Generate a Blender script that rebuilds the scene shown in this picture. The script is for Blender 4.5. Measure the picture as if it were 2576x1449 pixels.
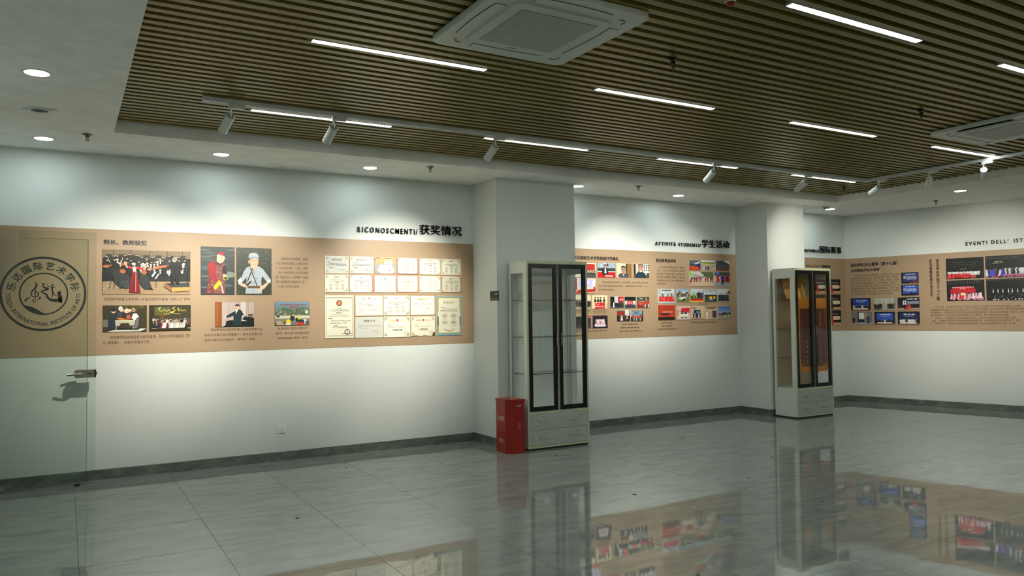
import bpy, bmesh, math, random
from mathutils import Vector, Matrix
R = math.radians
for o in list(bpy.data.objects):
    bpy.data.objects.remove(o)
scene = bpy.context.scene
COL = scene.collection

# ---------------------------------------------------------------- camera
FW, FH = 2576, 1449
FPX, YAW, PITCH, ROLL = 1923.71, R(59.716), R(2.063), R(-0.756)
EYE = Vector((0.0, 0.0, 1.5))
_F = Vector((math.cos(YAW) * math.cos(PITCH), math.sin(YAW) * math.cos(PITCH), math.sin(PITCH)))
_R0 = Vector((math.sin(YAW), -math.cos(YAW), 0.0))
_U0 = _R0.cross(_F)
_R = _R0 * math.cos(ROLL) + _U0 * math.sin(ROLL)
_U = -_R0 * math.sin(ROLL) + _U0 * math.cos(ROLL)
cam_data = bpy.data.cameras.new('camera')
cam_data.sensor_fit = 'HORIZONTAL'
cam_data.sensor_width = 36.0
cam_data.lens = FPX / FW * 36.0
cam_data.clip_start, cam_data.clip_end = 0.05, 100
cam = bpy.data.objects.new('camera', cam_data)
COL.objects.link(cam)
cam.matrix_world = Matrix(((_R.x, _U.x, -_F.x, EYE.x), (_R.y, _U.y, -_F.y, EYE.y), (_R.z, _U.z, -_F.z, EYE.z), (0, 0, 0, 1)))
scene.camera = cam

# ---------------------------------------------------------------- world, exposure, light levels
world = bpy.data.worlds.new('world')
scene.world = world
world.use_nodes = True
world.node_tree.nodes['Background'].inputs[0].default_value = (0.0, 0.0, 0.0, 1)
world.node_tree.nodes['Background'].inputs[1].default_value = 0.0
vs = scene.view_settings
vs.view_transform, vs.look, vs.gamma, vs.use_curve_mapping = 'Standard', 'None', 1.0, False
vs.exposure = -0.08
LED_STRENGTH, LED_COLOUR = 40.0, (0.915, 1.0, 0.975)
DOWN_STRENGTH, DOWN_COLOUR = 92.0, (0.84, 0.98, 1.0)
SPOT_POWER, SPOT_COLOUR = 300.0, (1.0, 0.965, 0.86)
scene.cycles.max_bounces = 6
scene.cycles.diffuse_bounces = 4
scene.cycles.glossy_bounces = 3
scene.cycles.transmission_bounces = 2
scene.cycles.transparent_max_bounces = 16
scene.cycles.caustics_reflective = False
scene.cycles.caustics_refractive = False
scene.cycles.sample_clamp_indirect = 6.0


def ray(px, py):
    return _F + _R * ((px - FW / 2) / FPX) - _U * ((py - FH / 2) / FPX)


def at(px, py, axis, val):
    """point where the line of sight through a photo pixel meets the plane axis = val"""
    d = ray(px, py)
    i = 'xyz'.index(axis)
    return EYE + d * ((val - EYE[i]) / d[i])


# ---------------------------------------------------------------- materials
def lin(c):
    return tuple((v / 255 / 12.92) if v <= 10.31 else ((v / 255 + 0.055) / 1.055) ** 2.4 for v in c)


_MATS = {}


class Nt:
    def __init__(s, name):
        s.m = bpy.data.materials.new(name)
        s.m.use_nodes = True
        s.t = s.m.node_tree
        s.b = s.t.nodes['Principled BSDF']

    def n(s, typ, **kw):
        x = s.t.nodes.new(typ)
        for k, v in kw.items():
            if hasattr(x, k):
                setattr(x, k, v)
            else:
                x.inputs[k].default_value = v
        return x

    def l(s, a, b):
        s.t.links.new(a, b)

    def coord(s, scale=(1, 1, 1), kind='Object'):
        tc = s.n('ShaderNodeTexCoord')
        mp = s.n('ShaderNodeMapping')
        mp.inputs['Scale'].default_value = scale
        s.l(tc.outputs[kind], mp.inputs['Vector'])
        return mp.outputs['Vector']

    def noise(s, vec, scale=5, detail=3, rough=0.5, dist=0.0):
        x = s.n('ShaderNodeTexNoise')
        x.inputs['Scale'].default_value = scale
        x.inputs['Detail'].default_value = detail
        x.inputs['Roughness'].default_value = rough
        x.inputs['Distortion'].default_value = dist
        if vec is not None:
            s.l(vec, x.inputs['Vector'])
        return x.outputs['Fac']

    def ramp(s, fac, stops):
        x = s.n('ShaderNodeValToRGB')
        e = x.color_ramp.elements
        while len(e) < len(stops):
            e.new(0.5)
        for el, (p, c) in zip(e, stops):
            el.position = p
            el.color = (*c, 1)
        s.l(fac, x.inputs['Fac'])
        return x.outputs['Color']

    def bump(s, h, strength=0.1, dist=0.01):
        x = s.n('ShaderNodeBump')
        x.inputs['Strength'].default_value = strength
        x.inputs['Distance'].default_value = dist
        s.l(h, x.inputs['Height'])
        s.l(x.outputs['Normal'], s.b.inputs['Normal'])


def mat(name, rgb, rough=0.5, metal=0.0, var=0.06, scale=6.0, bump=0.0, bscale=120.0, stretch=(1, 1, 1), spec=0.5):
    """plain procedural surface: a base colour with faint noise variation and optional fine relief"""
    if name in _MATS:
        return _MATS[name]
    g = Nt(name)
    c = lin(rgb)
    vec = g.coord(stretch)
    f = g.noise(vec, scale, 3)
    a = tuple(max(0, v * (1 - var)) for v in c)
    b = tuple(min(1, v * (1 + var)) for v in c)
    g.l(g.ramp(f, [(0.3, a), (0.7, b)]), g.b.inputs['Base Color'])
    g.b.inputs['Roughness'].default_value = rough
    g.b.inputs['Metallic'].default_value = metal
    g.b.inputs['Specular IOR Level'].default_value = spec
    if bump:
        g.bump(g.noise(vec, bscale, 2), bump, 0.002)
    _MATS[name] = g.m
    return g.m


def emit(name, rgb, strength):
    if name in _MATS:
        return _MATS[name]
    g = Nt(name)
    g.b.inputs['Base Color'].default_value = (*rgb, 1)
    g.b.inputs['Emission Color'].default_value = (*rgb, 1)
    g.b.inputs['Emission Strength'].default_value = strength
    _MATS[name] = g.m
    return g.m


def glass(name, tint, rough=0.0, ior=1.5, gain=1.0):
    """clear pane: tinted transmission; the Fresnel reflection of both surfaces is carried by the face that meets the air first"""
    if name in _MATS:
        return _MATS[name]
    g = Nt(name)
    g.t.nodes.remove(g.b)
    tr = g.n('ShaderNodeBsdfTransparent')
    tr.inputs['Color'].default_value = (*tint, 1)
    gl = g.n('ShaderNodeBsdfGlossy')
    gl.inputs['Roughness'].default_value = rough
    fr = g.n('ShaderNodeFresnel')
    fr.inputs['IOR'].default_value = ior
    geo = g.n('ShaderNodeNewGeometry')
    inv = g.n('ShaderNodeMath', operation='MULTIPLY_ADD')
    g.l(geo.outputs['Backfacing'], inv.inputs[0])
    inv.inputs[1].default_value = -gain
    inv.inputs[2].default_value = gain
    mul = g.n('ShaderNodeMath', operation='MULTIPLY', use_clamp=True)
    g.l(fr.outputs['Fac'], mul.inputs[0])
    g.l(inv.outputs['Value'], mul.inputs[1])
    mx = g.n('ShaderNodeMixShader')
    g.l(mul.outputs['Value'], mx.inputs['Fac'])
    g.l(tr.outputs[0], mx.inputs[1])
    g.l(gl.outputs[0], mx.inputs[2])
    g.l(mx.outputs[0], g.t.nodes['Material Output'].inputs['Surface'])
    _MATS[name] = g.m
    return g.m


def m_print(name='printed picture', rough=0.42):
    if name in _MATS:
        return _MATS[name]
    g = Nt(name)
    a = g.n('ShaderNodeVertexColor', layer_name='Col')
    f = g.noise(g.coord(), 90, 4, 0.65)
    mx = g.n('ShaderNodeMixRGB', blend_type='MULTIPLY')
    mx.inputs['Fac'].default_value = 1.0
    g.l(a.outputs['Color'], mx.inputs['Color1'])
    g.l(g.ramp(f, [(0.25, (0.88, 0.88, 0.885)), (0.75, (1.0, 1.0, 1.0))]), mx.inputs['Color2'])
    g.l(mx.outputs[0], g.b.inputs['Base Color'])
    g.b.inputs['Roughness'].default_value = rough
    g.b.inputs['Specular IOR Level'].default_value = 0.35
    _MATS[name] = g.m
    return g.m


def m_wall():
    g = Nt('white wall paint')
    v = g.coord()
    f = g.noise(v, 1.3, 4)
    g.l(g.ramp(f, [(0.3, lin((213, 217, 211))), (0.7, lin((219, 223, 217)))]), g.b.inputs['Base Color'])
    g.b.inputs['Roughness'].default_value = 0.6
    g.b.inputs['Specular IOR Level'].default_value = 0.3
    g.bump(g.noise(v, 160, 3), 0.06, 0.002)
    return g.m


def m_floor():
    g = Nt('polished grey stone tile')
    oi = g.n('ShaderNodeObjectInfo')
    tc = g.n('ShaderNodeTexCoord')
    off = g.n('ShaderNodeVectorMath', operation='SCALE')
    cb = g.n('ShaderNodeCombineXYZ')
    g.l(oi.outputs['Random'], cb.inputs[0])
    g.l(oi.outputs['Random'], cb.inputs[1])
    g.l(cb.outputs[0], off.inputs[0])
    off.inputs['Scale'].default_value = 37.0
    add = g.n('ShaderNodeVectorMath', operation='ADD')
    g.l(tc.outputs['Object'], add.inputs[0])
    g.l(off.outputs[0], add.inputs[1])
    rot = g.n('ShaderNodeMapping')
    rot.inputs['Rotation'].default_value = (0, 0, 0.5)
    rot.inputs['Scale'].default_value = (1.0, 3.2, 1.0)
    g.l(add.outputs[0], rot.inputs['Vector'])
    v = rot.outputs['Vector']
    f1 = g.noise(v, 2.6, 6, 0.6, 0.6)
    c1 = g.ramp(f1, [(0.25, lin((112, 118, 112))), (0.5, lin((134, 140, 133))), (0.75, lin((150, 155, 147)))])
    f2 = g.noise(v, 9.0, 5, 0.7, 1.2)
    veins = g.ramp(f2, [(0.46, (0, 0, 0)), (0.50, (1, 1, 1)), (0.54, (0, 0, 0))])
    mx = g.n('ShaderNodeMixRGB', blend_type='MIX')
    mulv = g.n('ShaderNodeMath', operation='MULTIPLY')
    g.l(veins, mulv.inputs[0])
    mulv.inputs[1].default_value = 0.16
    g.l(mulv.outputs[0], mx.inputs['Fac'])
    g.l(c1, mx.inputs['Color1'])
    mx.inputs['Color2'].default_value = (*lin((172, 176, 168)), 1)
    g.l(mx.outputs[0], g.b.inputs['Base Color'])
    g.b.inputs['Roughness'].default_value = 0.03
    g.b.inputs['IOR'].default_value = 1.52
    wav = g.noise(add.outputs[0], 4.0, 2)
    g.bump(wav, 0.024, 0.02)
    return g.m


def m_base():
    g = Nt('dark grey skirting stone')
    v = g.coord((1, 1, 2.5))
    f = g.noise(v, 6, 6, 0.65, 0.8)
    g.l(g.ramp(f, [(0.3, lin((80, 87, 80))), (0.5, lin((99, 106, 98))), (0.75, lin((128, 134, 125)))]), g.b.inputs['Base Color'])
    g.b.inputs['Roughness'].default_value = 0.25
    return g.m


def m_slat():
    g = Nt('olive brown wood slat')
    oi = g.n('ShaderNodeObjectInfo')
    v = g.coord((0.35, 8, 8))
    f = g.noise(v, 3, 4, 0.6, 0.4)
    c = g.ramp(f, [(0.3, lin((119, 109, 47))), (0.7, lin((142, 129, 61)))])
    mx = g.n('ShaderNodeMixRGB', blend_type='MULTIPLY')
    mx.inputs['Fac'].default_value = 1.0
    vr = g.ramp(oi.outputs['Random'], [(0.0, (0.80, 0.79, 0.76)), (1.0, (1.0, 1.0, 1.0))])
    g.l(c, mx.inputs['Color1'])
    g.l(vr, mx.inputs['Color2'])
    g.l(mx.outputs[0], g.b.inputs['Base Color'])
    g.b.inputs['Roughness'].default_value = 0.33
    return g.m


def m_damask():
    g = Nt('scrolled silver drawer laminate')
    v = g.coord((1, 1, 1))
    f = g.noise(v, 34, 2, 0.5, 3.0)
    g.l(g.ramp(f, [(0.40, lin((150, 155, 146))), (0.48, lin((205, 208, 196))), (0.54, lin((160, 164, 156))), (0.62, lin((196, 200, 188)))]), g.b.inputs['Base Color'])
    g.b.inputs['Roughness'].default_value = 0.35
    g.bump(f, 0.12, 0.002)
    return g.m


WALL, FLOOR, BASE, SLAT, DAMASK = m_wall(), m_floor(), m_base(), m_slat(), m_damask()
CEIL = mat('white ceiling paint', (244, 246, 241), 0.7, bump=0.04)
BROWN = mat('tan panel film', (166, 140, 110), 0.45, var=0.02)
BLACK = mat('black acrylic letter', (14, 14, 15), 0.3)
INK = mat('dark brown printed ink', (68, 47, 31), 0.5)
INKB = mat('black printed ink', (12, 9, 8), 0.45)
WHITE = mat('white plastic', (222, 226, 220), 0.35, var=0.02)
ACW = mat('off white appliance plastic', (205, 212, 204), 0.38, var=0.02)
METAL = mat('brushed steel', (176, 174, 164), 0.28, 1.0, var=0.05, stretch=(1, 1, 12))
BRASS = mat('dull sprinkler metal', (128, 124, 110), 0.35, 1.0)
DARK = mat('near black plastic', (22, 22, 20), 0.4)
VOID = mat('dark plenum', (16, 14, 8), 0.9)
GROUT = mat('grey grout', (96, 100, 94), 0.8)
PRINT = m_print()
BOARD = mat('white foam board edge', (225, 220, 205), 0.6, var=0.02)


# ---------------------------------------------------------------- mesh helpers
class MB:
    def __init__(s):
        s.v, s.f, s.mi = [], [], []

    def add(s, vs, fs, mi=0):
        b = len(s.v)
        s.v += [tuple(x) for x in vs]
        s.f += [tuple(b + i for i in q) for q in fs]
        s.mi += [mi] * len(fs)
        return s

    def box(s, x0, x1, y0, y1, z0, z1, mi=0):
        return s.add([(x0, y0, z0), (x1, y0, z0), (x1, y1, z0), (x0, y1, z0), (x0, y0, z1), (x1, y0, z1), (x1, y1, z1), (x0, y1, z1)],
                     [(0, 3, 2, 1), (4, 5, 6, 7), (0, 1, 5, 4), (1, 2, 6, 5), (2, 3, 7, 6), (3, 0, 4, 7)], mi)

    def prism(s, poly, z0, z1, mi=0):
        """vertical prism over a counter-clockwise outline in x, y"""
        n = len(poly)
        vs = [(x, y, z0) for x, y in poly] + [(x, y, z1) for x, y in poly]
        fs = [tuple(range(n - 1, -1, -1)), tuple(range(n, 2 * n))] + [(i, (i + 1) % n, n + (i + 1) % n, n + i) for i in range(n)]
        return s.add(vs, fs, mi)

    def plate(s, poly, y0, y1, mi=0):
        """upright plate: outline in x, z (counter-clockwise seen from -y), front at y0, back at y1"""
        n = len(poly)
        vs = [(x, y0, z) for x, z in poly] + [(x, y1, z) for x, z in poly]
        fs = [tuple(range(n)), tuple(range(2 * n - 1, n - 1, -1))] + [((i + 1) % n, i, n + i, n + (i + 1) % n) for i in range(n)]
        return s.add(vs, fs, mi)

    def tube(s, pts, rad, n=10, mi=0, caps=True):
        """swept round tube along points; rad a number or one per point"""
        pts = [Vector(p) for p in pts]
        if not isinstance(rad, (list, tuple)):
            rad = [rad] * len(pts)
        rings = []
        prev = None
        for i, p in enumerate(pts):
            d = (pts[min(i + 1, len(pts) - 1)] - pts[max(i - 1, 0)])
            d = d.normalized() if d.length > 1e-9 else prev
            a = d.orthogonal().normalized() if prev is None else (pa - d * pa.dot(d)).normalized()
            prev, pa = d, a
            b = d.cross(a)
            rings.append([p + (a * math.cos(2 * math.pi * k / n) + b * math.sin(2 * math.pi * k / n)) * rad[i] for k in range(n)])
        vs = [q for r in rings for q in r]
        fs = [(i * n + k, i * n + (k + 1) % n, (i + 1) * n + (k + 1) % n, (i + 1) * n + k) for i in range(len(pts) - 1) for k in range(n)]
        if caps:
            fs += [tuple(range(n - 1, -1, -1)), tuple((len(pts) - 1) * n + k for k in range(n))]
        return s.add(vs, fs, mi)

    def lathe(s, prof, n=24, c=(0, 0, 0), mi=0):
        """profile of (r, z) turned around a vertical axis; order it top to bottom on the outside"""
        vs, fs = [], []
        for r, z in prof:
            vs += [(c[0] + r * math.cos(2 * math.pi * k / n), c[1] + r * math.sin(2 * math.pi * k / n), c[2] + z) for k in range(n)]
        for i in range(len(prof) - 1):
            fs += [(i * n + k, (i + 1) * n + k, (i + 1) * n + (k + 1) % n, i * n + (k + 1) % n) for k in range(n)]
        return s.add(vs, fs, mi)

    def xform(s, m):
        s.v = [tuple(m @ Vector(p)) for p in s.v]
        return s


def rounded(w, d, r, n=5):
    pts = []
    for cx, cy, a0 in ((w / 2 - r, d / 2 - r, 0), (-w / 2 + r, d / 2 - r, 90), (-w / 2 + r, -d / 2 + r, 180), (w / 2 - r, -d / 2 + r, 270)):
        for i in range(n + 1):
            a = R(a0 + 90 * i / n)
            pts.append((cx + r * math.cos(a), cy + r * math.sin(a)))
    return pts


def mesh_of(name, mb, mats, smooth=False):
    me = bpy.data.meshes.new(name)
    me.from_pydata(mb.v, [], mb.f)
    for m in (mats if isinstance(mats, (list, tuple)) else [mats]):
        me.materials.append(m)
    if any(mb.mi):
        me.polygons.foreach_set('material_index', mb.mi)
    if smooth:
        me.shade_smooth()
        try:
            me.set_sharp_from_angle(angle=R(40))
        except Exception:
            pass
    me.update()
    return me


def link(name, data, parent=None, loc=(0, 0, 0), rz=0.0):
    o = bpy.data.objects.new(name, data)
    COL.objects.link(o)
    o.location = loc
    o.rotation_euler = (0, 0, rz)
    if parent is not None:
        o.parent = parent
    return o


def obj(name, mb, mats, parent=None, loc=(0, 0, 0), rz=0.0, smooth=False):
    return link(name, mesh_of(name, mb, mats, smooth), parent, loc, rz)


def tag(o, label=None, cat=None, group=None, kind=None):
    for k, v in (('label', label), ('category', cat), ('group', group), ('kind', kind)):
        if v:
            o[k] = v
    return o


def thing(name, label, cat, loc=(0, 0, 0), rz=0.0, group=None):
    return tag(link(name, None, None, loc, rz), label, cat, group)


def struct(name, mb, mats, label=None, loc=(0, 0, 0), rz=0.0, smooth=False):
    return tag(obj(name, mb, mats, None, loc, rz, smooth), label, None, None, 'structure')


def dup(root, loc, rz=None, label=None):
    c = root.copy()
    COL.objects.link(c)
    c.location = loc
    if rz is not None:
        c.rotation_euler = (0, 0, rz)
    if label:
        c['label'] = label
    for ch in list(root.children):
        k = ch.copy()
        COL.objects.link(k)
        k.parent = c
        for g in list(ch.children):
            q = g.copy()
            COL.objects.link(q)
            q.parent = k
    return c


# ---------------------------------------------------------------- wall planes (u to the right as one faces the wall, z up)
class Plane:
    def __init__(s, ox, oy, ang):
        s.o, s.ang = Vector((ox, oy, 0)), ang
        s.u = Vector((math.cos(ang), math.sin(ang), 0))
        s.n = Vector((math.sin(ang), -math.cos(ang), 0))

    def uz(s, px, py):
        d = ray(px, py)
        t = (s.o - EYE).dot(s.n) / d.dot(s.n)
        p = EYE + d * t
        return (p - s.o).dot(s.u), p.z

    def pt(s, u, z, out=0.0):
        return s.o + s.u * u + s.n * out + Vector((0, 0, z))

    def rect_box(s, a, b):
        """rectangle whose image roughly fills the upright pixel box a..b"""
        (ua, za), (ub, zb) = s.uz(a[0], a[1]), s.uz(b[0], a[1])
        (uc, zc), (ud, zd) = s.uz(a[0], b[1]), s.uz(b[0], b[1])
        z0, z1 = (zc + zd) / 2, (za + zb) / 2
        return ua, z0 + (z1 - z0) * .09, ud, z1 - (z1 - z0) * .09

    def rect(s, a, b):
        u0, z1 = s.uz(*a)
        u1, z0 = s.uz(*b)
        return u0, z0, u1, z1


Y_WALL, Z_CEIL, Z_SLAT = 8.27, 3.10, 3.19
P_LEFT = Plane(0.0, Y_WALL, 0.0)
CORNER = (11.32, 8.27)
A_RIGHT = math.atan2(-0.965, 0.261)
P_RIGHT = Plane(CORNER[0], CORNER[1], A_RIGHT)
Y_BACK = -2.0
P_BACK = Plane(14.0, Y_BACK, math.pi)

# ---------------------------------------------------------------- lettering
_tc = bpy.data.curves.new('glyph_source', 'FONT')
_tc.resolution_u = 2
_to = bpy.data.objects.new('glyph_source', _tc)
COL.objects.link(_to)
_G = {}


def glyph(ch, bold=0.0, ext=0.0):
    k = (ch, bold, ext)
    if k not in _G:
        if ch in ' \u3000':
            _G[k] = ([], [], 0.32 if ch == ' ' else 1.0)
        else:
            _tc.body, _tc.offset, _tc.extrude = ch, bold, ext
            _tc.fill_mode = 'BOTH' if ext else 'FRONT'
            m = _to.to_mesh()
            vs = [tuple(v.co) for v in m.vertices]
            fs = [tuple(p.vertices) for p in m.polygons]
            _to.to_mesh_clear()
            adv = 1.0 if ord(ch) > 0x2E00 else ((max(v[0] for v in vs) + 0.07) if vs else 0.3)
            if ch in '·—“”’‘' and adv < .5:
                adv = .5
            _G[k] = (vs, fs, adv)
    return _G[k]


def layout(text, bold=0.0, ext=0.0, spacing=0.0):
    out, x = [], 0.0
    for ch in text:
        vs, fs, adv = glyph(ch, bold, ext)
        if vs:
            out.append((x, vs, fs))
        x += adv + spacing
    return out, x


def text_mb(text, u0, z0, u1, z1, y=0.0, bold=0.0, heavy=0.0):
    """flat lettering fitted to a rectangle (x from u0 to u1, z from z0 to z1) at depth y"""
    lay, _ = layout(text, bold)
    xs = [x + v[0] for x, vs, f in lay for v in vs]
    ys = [v[1] for x, vs, f in lay for v in vs]
    sx = (u1 - u0) / (max(xs) - min(xs))
    sy = (z1 - z0) / (max(ys) - min(ys))
    mb = MB()
    for k, (sh, sv) in enumerate(((-heavy, -heavy / 2), (heavy, heavy / 2), (-heavy, heavy / 2), (heavy, -heavy / 2)) if heavy else ((0.0, 0.0),)):
        for x, vs, fs in lay:
            mb.add([(u0 + (x + v[0] - min(xs) + sh) * sx, y - k * .00005, z0 + (v[1] - min(ys) + sv) * sy) for v in vs], fs)
    return mb


def para_mb(lines, u0, z0, u1, z1, y=0.0, bold=0.004):
    """block of lines; the longest fills the width"""
    wid = max(layout(t, bold)[1] for t in lines)
    sx = (u1 - u0) / wid
    n = len(lines)
    hh = (z1 - z0)
    pitch = hh / (n - 0.15) if n > 1 else hh
    size = min(pitch * 0.86, sx * 1.15)
    mb = MB()
    for i, t in enumerate(lines):
        zb = z1 - i * pitch - size * 0.86
        for x, vs, fs in layout(t, bold)[0]:
            mb.add([(u0 + (x + v[0]) * sx, y, zb + v[1] * size) for v in vs], fs)
    return mb

# ================================================================ THE SETTING
X_END = -0.68
OPEN_X0, OPEN_X1, OPEN_Y0, OPEN_Y1 = 0.345, 9.80, -1.05, 7.265
PITCHX = 0.813


def x_right(y):
    return CORNER[0] + (CORNER[1] - y) * 0.261 / 0.965


# floor: a grout bed with every tile a piece of its own
m = MB().box(X_END, 14.2, Y_BACK, Y_WALL, -0.06, -0.0025)
floor = struct('floor', m, GROUT, 'polished grey stone tile floor')
TS = PITCHX - 0.0014
c = 0.0007
tm = MB()
h = TS / 2
tm.add([(-h, -h, -.01), (h, -h, -.01), (h, h, -.01), (-h, h, -.01), (-h, -h, -c), (h, -h, -c), (h, h, -c), (-h, h, -c),
        (-h + c, -h + c, 0), (h - c, -h + c, 0), (h - c, h - c, 0), (-h + c, h - c, 0)],
       [(0, 1, 5, 4), (1, 2, 6, 5), (2, 3, 7, 6), (3, 0, 4, 7), (4, 5, 9, 8), (5, 6, 10, 9), (6, 7, 11, 10), (7, 4, 8, 11), (8, 9, 10, 11)])
tm.mi = [1] * 8 + [0]
tile_me = mesh_of('tile', tm, [FLOOR, GROUT])
rng = random.Random(5)
for i in range(-1, 18):
    for j in range(-9, 5):
        cx, cy = 0.08 + (i - 0.5) * PITCHX, 5.40 + (j - 0.5) * PITCHX
        if cx + h < X_END or cy + h < Y_BACK or cy - h > Y_WALL or cx - h > x_right(cy - h):
            continue
        o = link('tile', tile_me, floor, (cx, cy, 0))
        o.rotation_euler = (rng.uniform(-1, 1) * 0.0013, rng.uniform(-1, 1) * 0.0013, 0)

# walls
m = MB().box(X_END - 0.2, 11.9, Y_WALL, Y_WALL + 0.2, 0, 3.6)
wall_left = struct('wall_left', m, WALL, 'long white painted wall behind the tan panels')
L_R = 11.2
m = MB().box(-0.05, L_R, 0, 0.2, 0, 3.6)
wall_right = struct('wall_right', m, WALL, 'white wall meeting the long wall at an obtuse corner', (CORNER[0], CORNER[1], 0), A_RIGHT)
m = MB().box(X_END - 0.2, 14.6, Y_BACK - 0.2, Y_BACK, 0, 3.6)
struct('wall_back', m, WALL, 'white wall facing the panels')
DO_Y0, DO_Y1, DO_Z = 7.22, 8.17, 2.36
m = MB().box(X_END - 0.15, X_END, Y_BACK, DO_Y0, 0, 3.6).box(X_END - 0.15, X_END, DO_Y1, Y_WALL, 0, 3.6).box(X_END - 0.15, X_END, DO_Y0, DO_Y1, DO_Z, 3.6)
struct('wall_end', m, WALL, 'white end wall with a doorway')
m = MB().box(X_END - 1.6, X_END - 1.5, DO_Y0 - 1.5, DO_Y1 + 0.3, 0, 2.6).box(X_END - 1.5, X_END - .15, DO_Y0 - 1.5, DO_Y0 - 1.4, 0, 2.6).box(X_END - 1.5, X_END - .15, DO_Y1 + .2, DO_Y1 + .3, 0, 2.6)
m.box(X_END - 1.6, X_END - .15, DO_Y0 - 1.5, DO_Y1 + .3, 2.5, 2.6).box(X_END - 1.6, X_END, DO_Y0 - 1.5, DO_Y1 + .3, -.06, -.001)
struct('wall_corridor', m, WALL, 'white corridor beyond the doorway')
m = MB()
for a, b in ((DO_Y0 - .03, DO_Y0 + .02), (DO_Y1 - .02, DO_Y1 + .03)):
    m.box(X_END - .16, X_END + .012, a, b, 0, DO_Z + .03)
m.box(X_END - .16, X_END + .012, DO_Y0, DO_Y1, DO_Z - .02, DO_Z + .03)
struct('trim_1', m, METAL, 'steel door surround')

# pillars standing against the long wall
PIL1 = (4.285, 5.385, 7.68)
PIL2 = (8.80, 9.60, 7.70)
for nm, (x0, x1, y0), lb in (('wall_pillar_1', PIL1, 'broad white pillar behind the empty display cabinet'),
                             ('wall_pillar_2', PIL2, 'white pillar behind the display cabinet with the pennant')):
    struct(nm, MB().box(x0, x1, y0, Y_WALL, 0, Z_CEIL), WALL, lb)

# ceiling: a plastered border dropped round the slatted field
ceil = link('ceiling', None)
tag(ceil, 'white plaster border round a field of wooden slats', kind='structure')
m = MB()
m.box(X_END, OPEN_X0, Y_BACK, Y_WALL, Z_CEIL, 3.55)
m.box(OPEN_X1, 14.5, Y_BACK, Y_WALL, Z_CEIL, 3.55)
m.box(OPEN_X0, OPEN_X1, OPEN_Y1, Y_WALL, Z_CEIL, 3.55)
m.box(OPEN_X0, OPEN_X1, Y_BACK, OPEN_Y0, Z_CEIL, 3.55)
obj('plaster_border', m, CEIL, ceil)
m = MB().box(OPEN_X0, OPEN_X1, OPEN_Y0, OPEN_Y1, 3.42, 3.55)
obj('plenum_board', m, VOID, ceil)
SP = 0.0983
SW = SP * 0.52
LED_Y = (6.34, 4.57, 2.80)
n0 = 4.57 + SP / 2
sm = MB().box(-(OPEN_X1 - OPEN_X0) / 2 + .002, (OPEN_X1 - OPEN_X0) / 2 - .002, -SW / 2, SW / 2, 0, 0.12)
slat_me = mesh_of('slat', sm, SLAT)
k = int((OPEN_Y0 - n0) / SP)
while n0 + k * SP + SW / 2 < OPEN_Y1:
    link('slat', slat_me, ceil, ((OPEN_X0 + OPEN_X1) / 2, n0 + k * SP, Z_SLAT))
    k += 1
m = MB()
for x in (1.6, 4.0, 6.4, 8.8):
    m.box(x - .02, x + .02, OPEN_Y0, OPEN_Y1, Z_SLAT + .1202, Z_SLAT + .145)
obj('carrier_rail', m, VOID, ceil)

# skirting, cut into lengths
BH, BT = 0.096, 0.012


def skirting(name, label, p0, p1, n_hint=0.813):
    p0, p1 = Vector((*p0, 0)), Vector((*p1, 0))
    L = (p1 - p0).length
    ang = math.atan2(p1.y - p0.y, p1.x - p0.x)
    root = tag(link(name, None, None, p0, ang), label, kind='structure')
    n = max(1, round(L / n_hint))
    w = L / n
    for i in range(n):
        obj('skirting_piece', MB().add([(i * w + .0006, -BT, 0), ((i + 1) * w - .0006, -BT, 0), ((i + 1) * w - .0006, 0, 0), (i * w + .0006, 0, 0),
                                        (i * w + .0006, -BT, BH - .002), ((i + 1) * w - .0006, -BT, BH - .002), ((i + 1) * w - .0006, -BT + .002, BH), (i * w + .0006, -BT + .002, BH),
                                        ((i + 1) * w - .0006, 0, BH), (i * w + .0006, 0, BH)],
                                       [(0, 1, 5, 4), (4, 5, 6, 7), (7, 6, 8, 9), (1, 2, 8, 6, 5), (3, 0, 4, 7, 9), (3, 2, 1, 0), (2, 3, 9, 8)]), BASE, root)
    return root


skirting('baseboard_left', 'dark grey stone skirting along the long wall', (X_END, Y_WALL), (PIL1[0], Y_WALL))
skirting('baseboard_middle', 'dark grey stone skirting between the two pillars', (PIL1[1], Y_WALL), (PIL2[0], Y_WALL))
skirting('baseboard_corner', 'dark grey stone skirting from the second pillar to the corner', (PIL2[1], Y_WALL), CORNER)
skirting('baseboard_right', 'dark grey stone skirting along the angled wall', CORNER, tuple((P_RIGHT.o + P_RIGHT.u * 10.6).xy))
for nm, (x0, x1, y0) in (('baseboard_pillar_1', PIL1), ('baseboard_pillar_2', PIL2)):
    for sfx, a, b in (('side', (x0, Y_WALL), (x0, y0)), ('front', (x0 - BT, y0), (x1 + BT, y0)), ('far', (x1, y0), (x1, Y_WALL))):
        skirting(nm + '_' + sfx, 'dark grey stone skirting round a pillar', a, b, 0.6)
skirting('baseboard_back', 'dark grey stone skirting along the facing wall', (14.0, Y_BACK), (X_END, Y_BACK))

# hairline plaster cracks at the inner corners beside the pillars
def crack(name, pts):
    mb = MB()
    pts = [Vector(p) for p in pts]
    for a, b in zip(pts, pts[1:]):
        mb.add([a + Vector((-.0011, -.0012, 0)), a + Vector((.0011, -.0012, 0)), b + Vector((.0011, -.0012, 0)), b + Vector((-.0011, -.0012, 0))], [(0, 3, 2, 1)])
    obj(name, mb, mat('plaster crack shade', (120, 124, 118), 0.9), wall_left)


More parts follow.
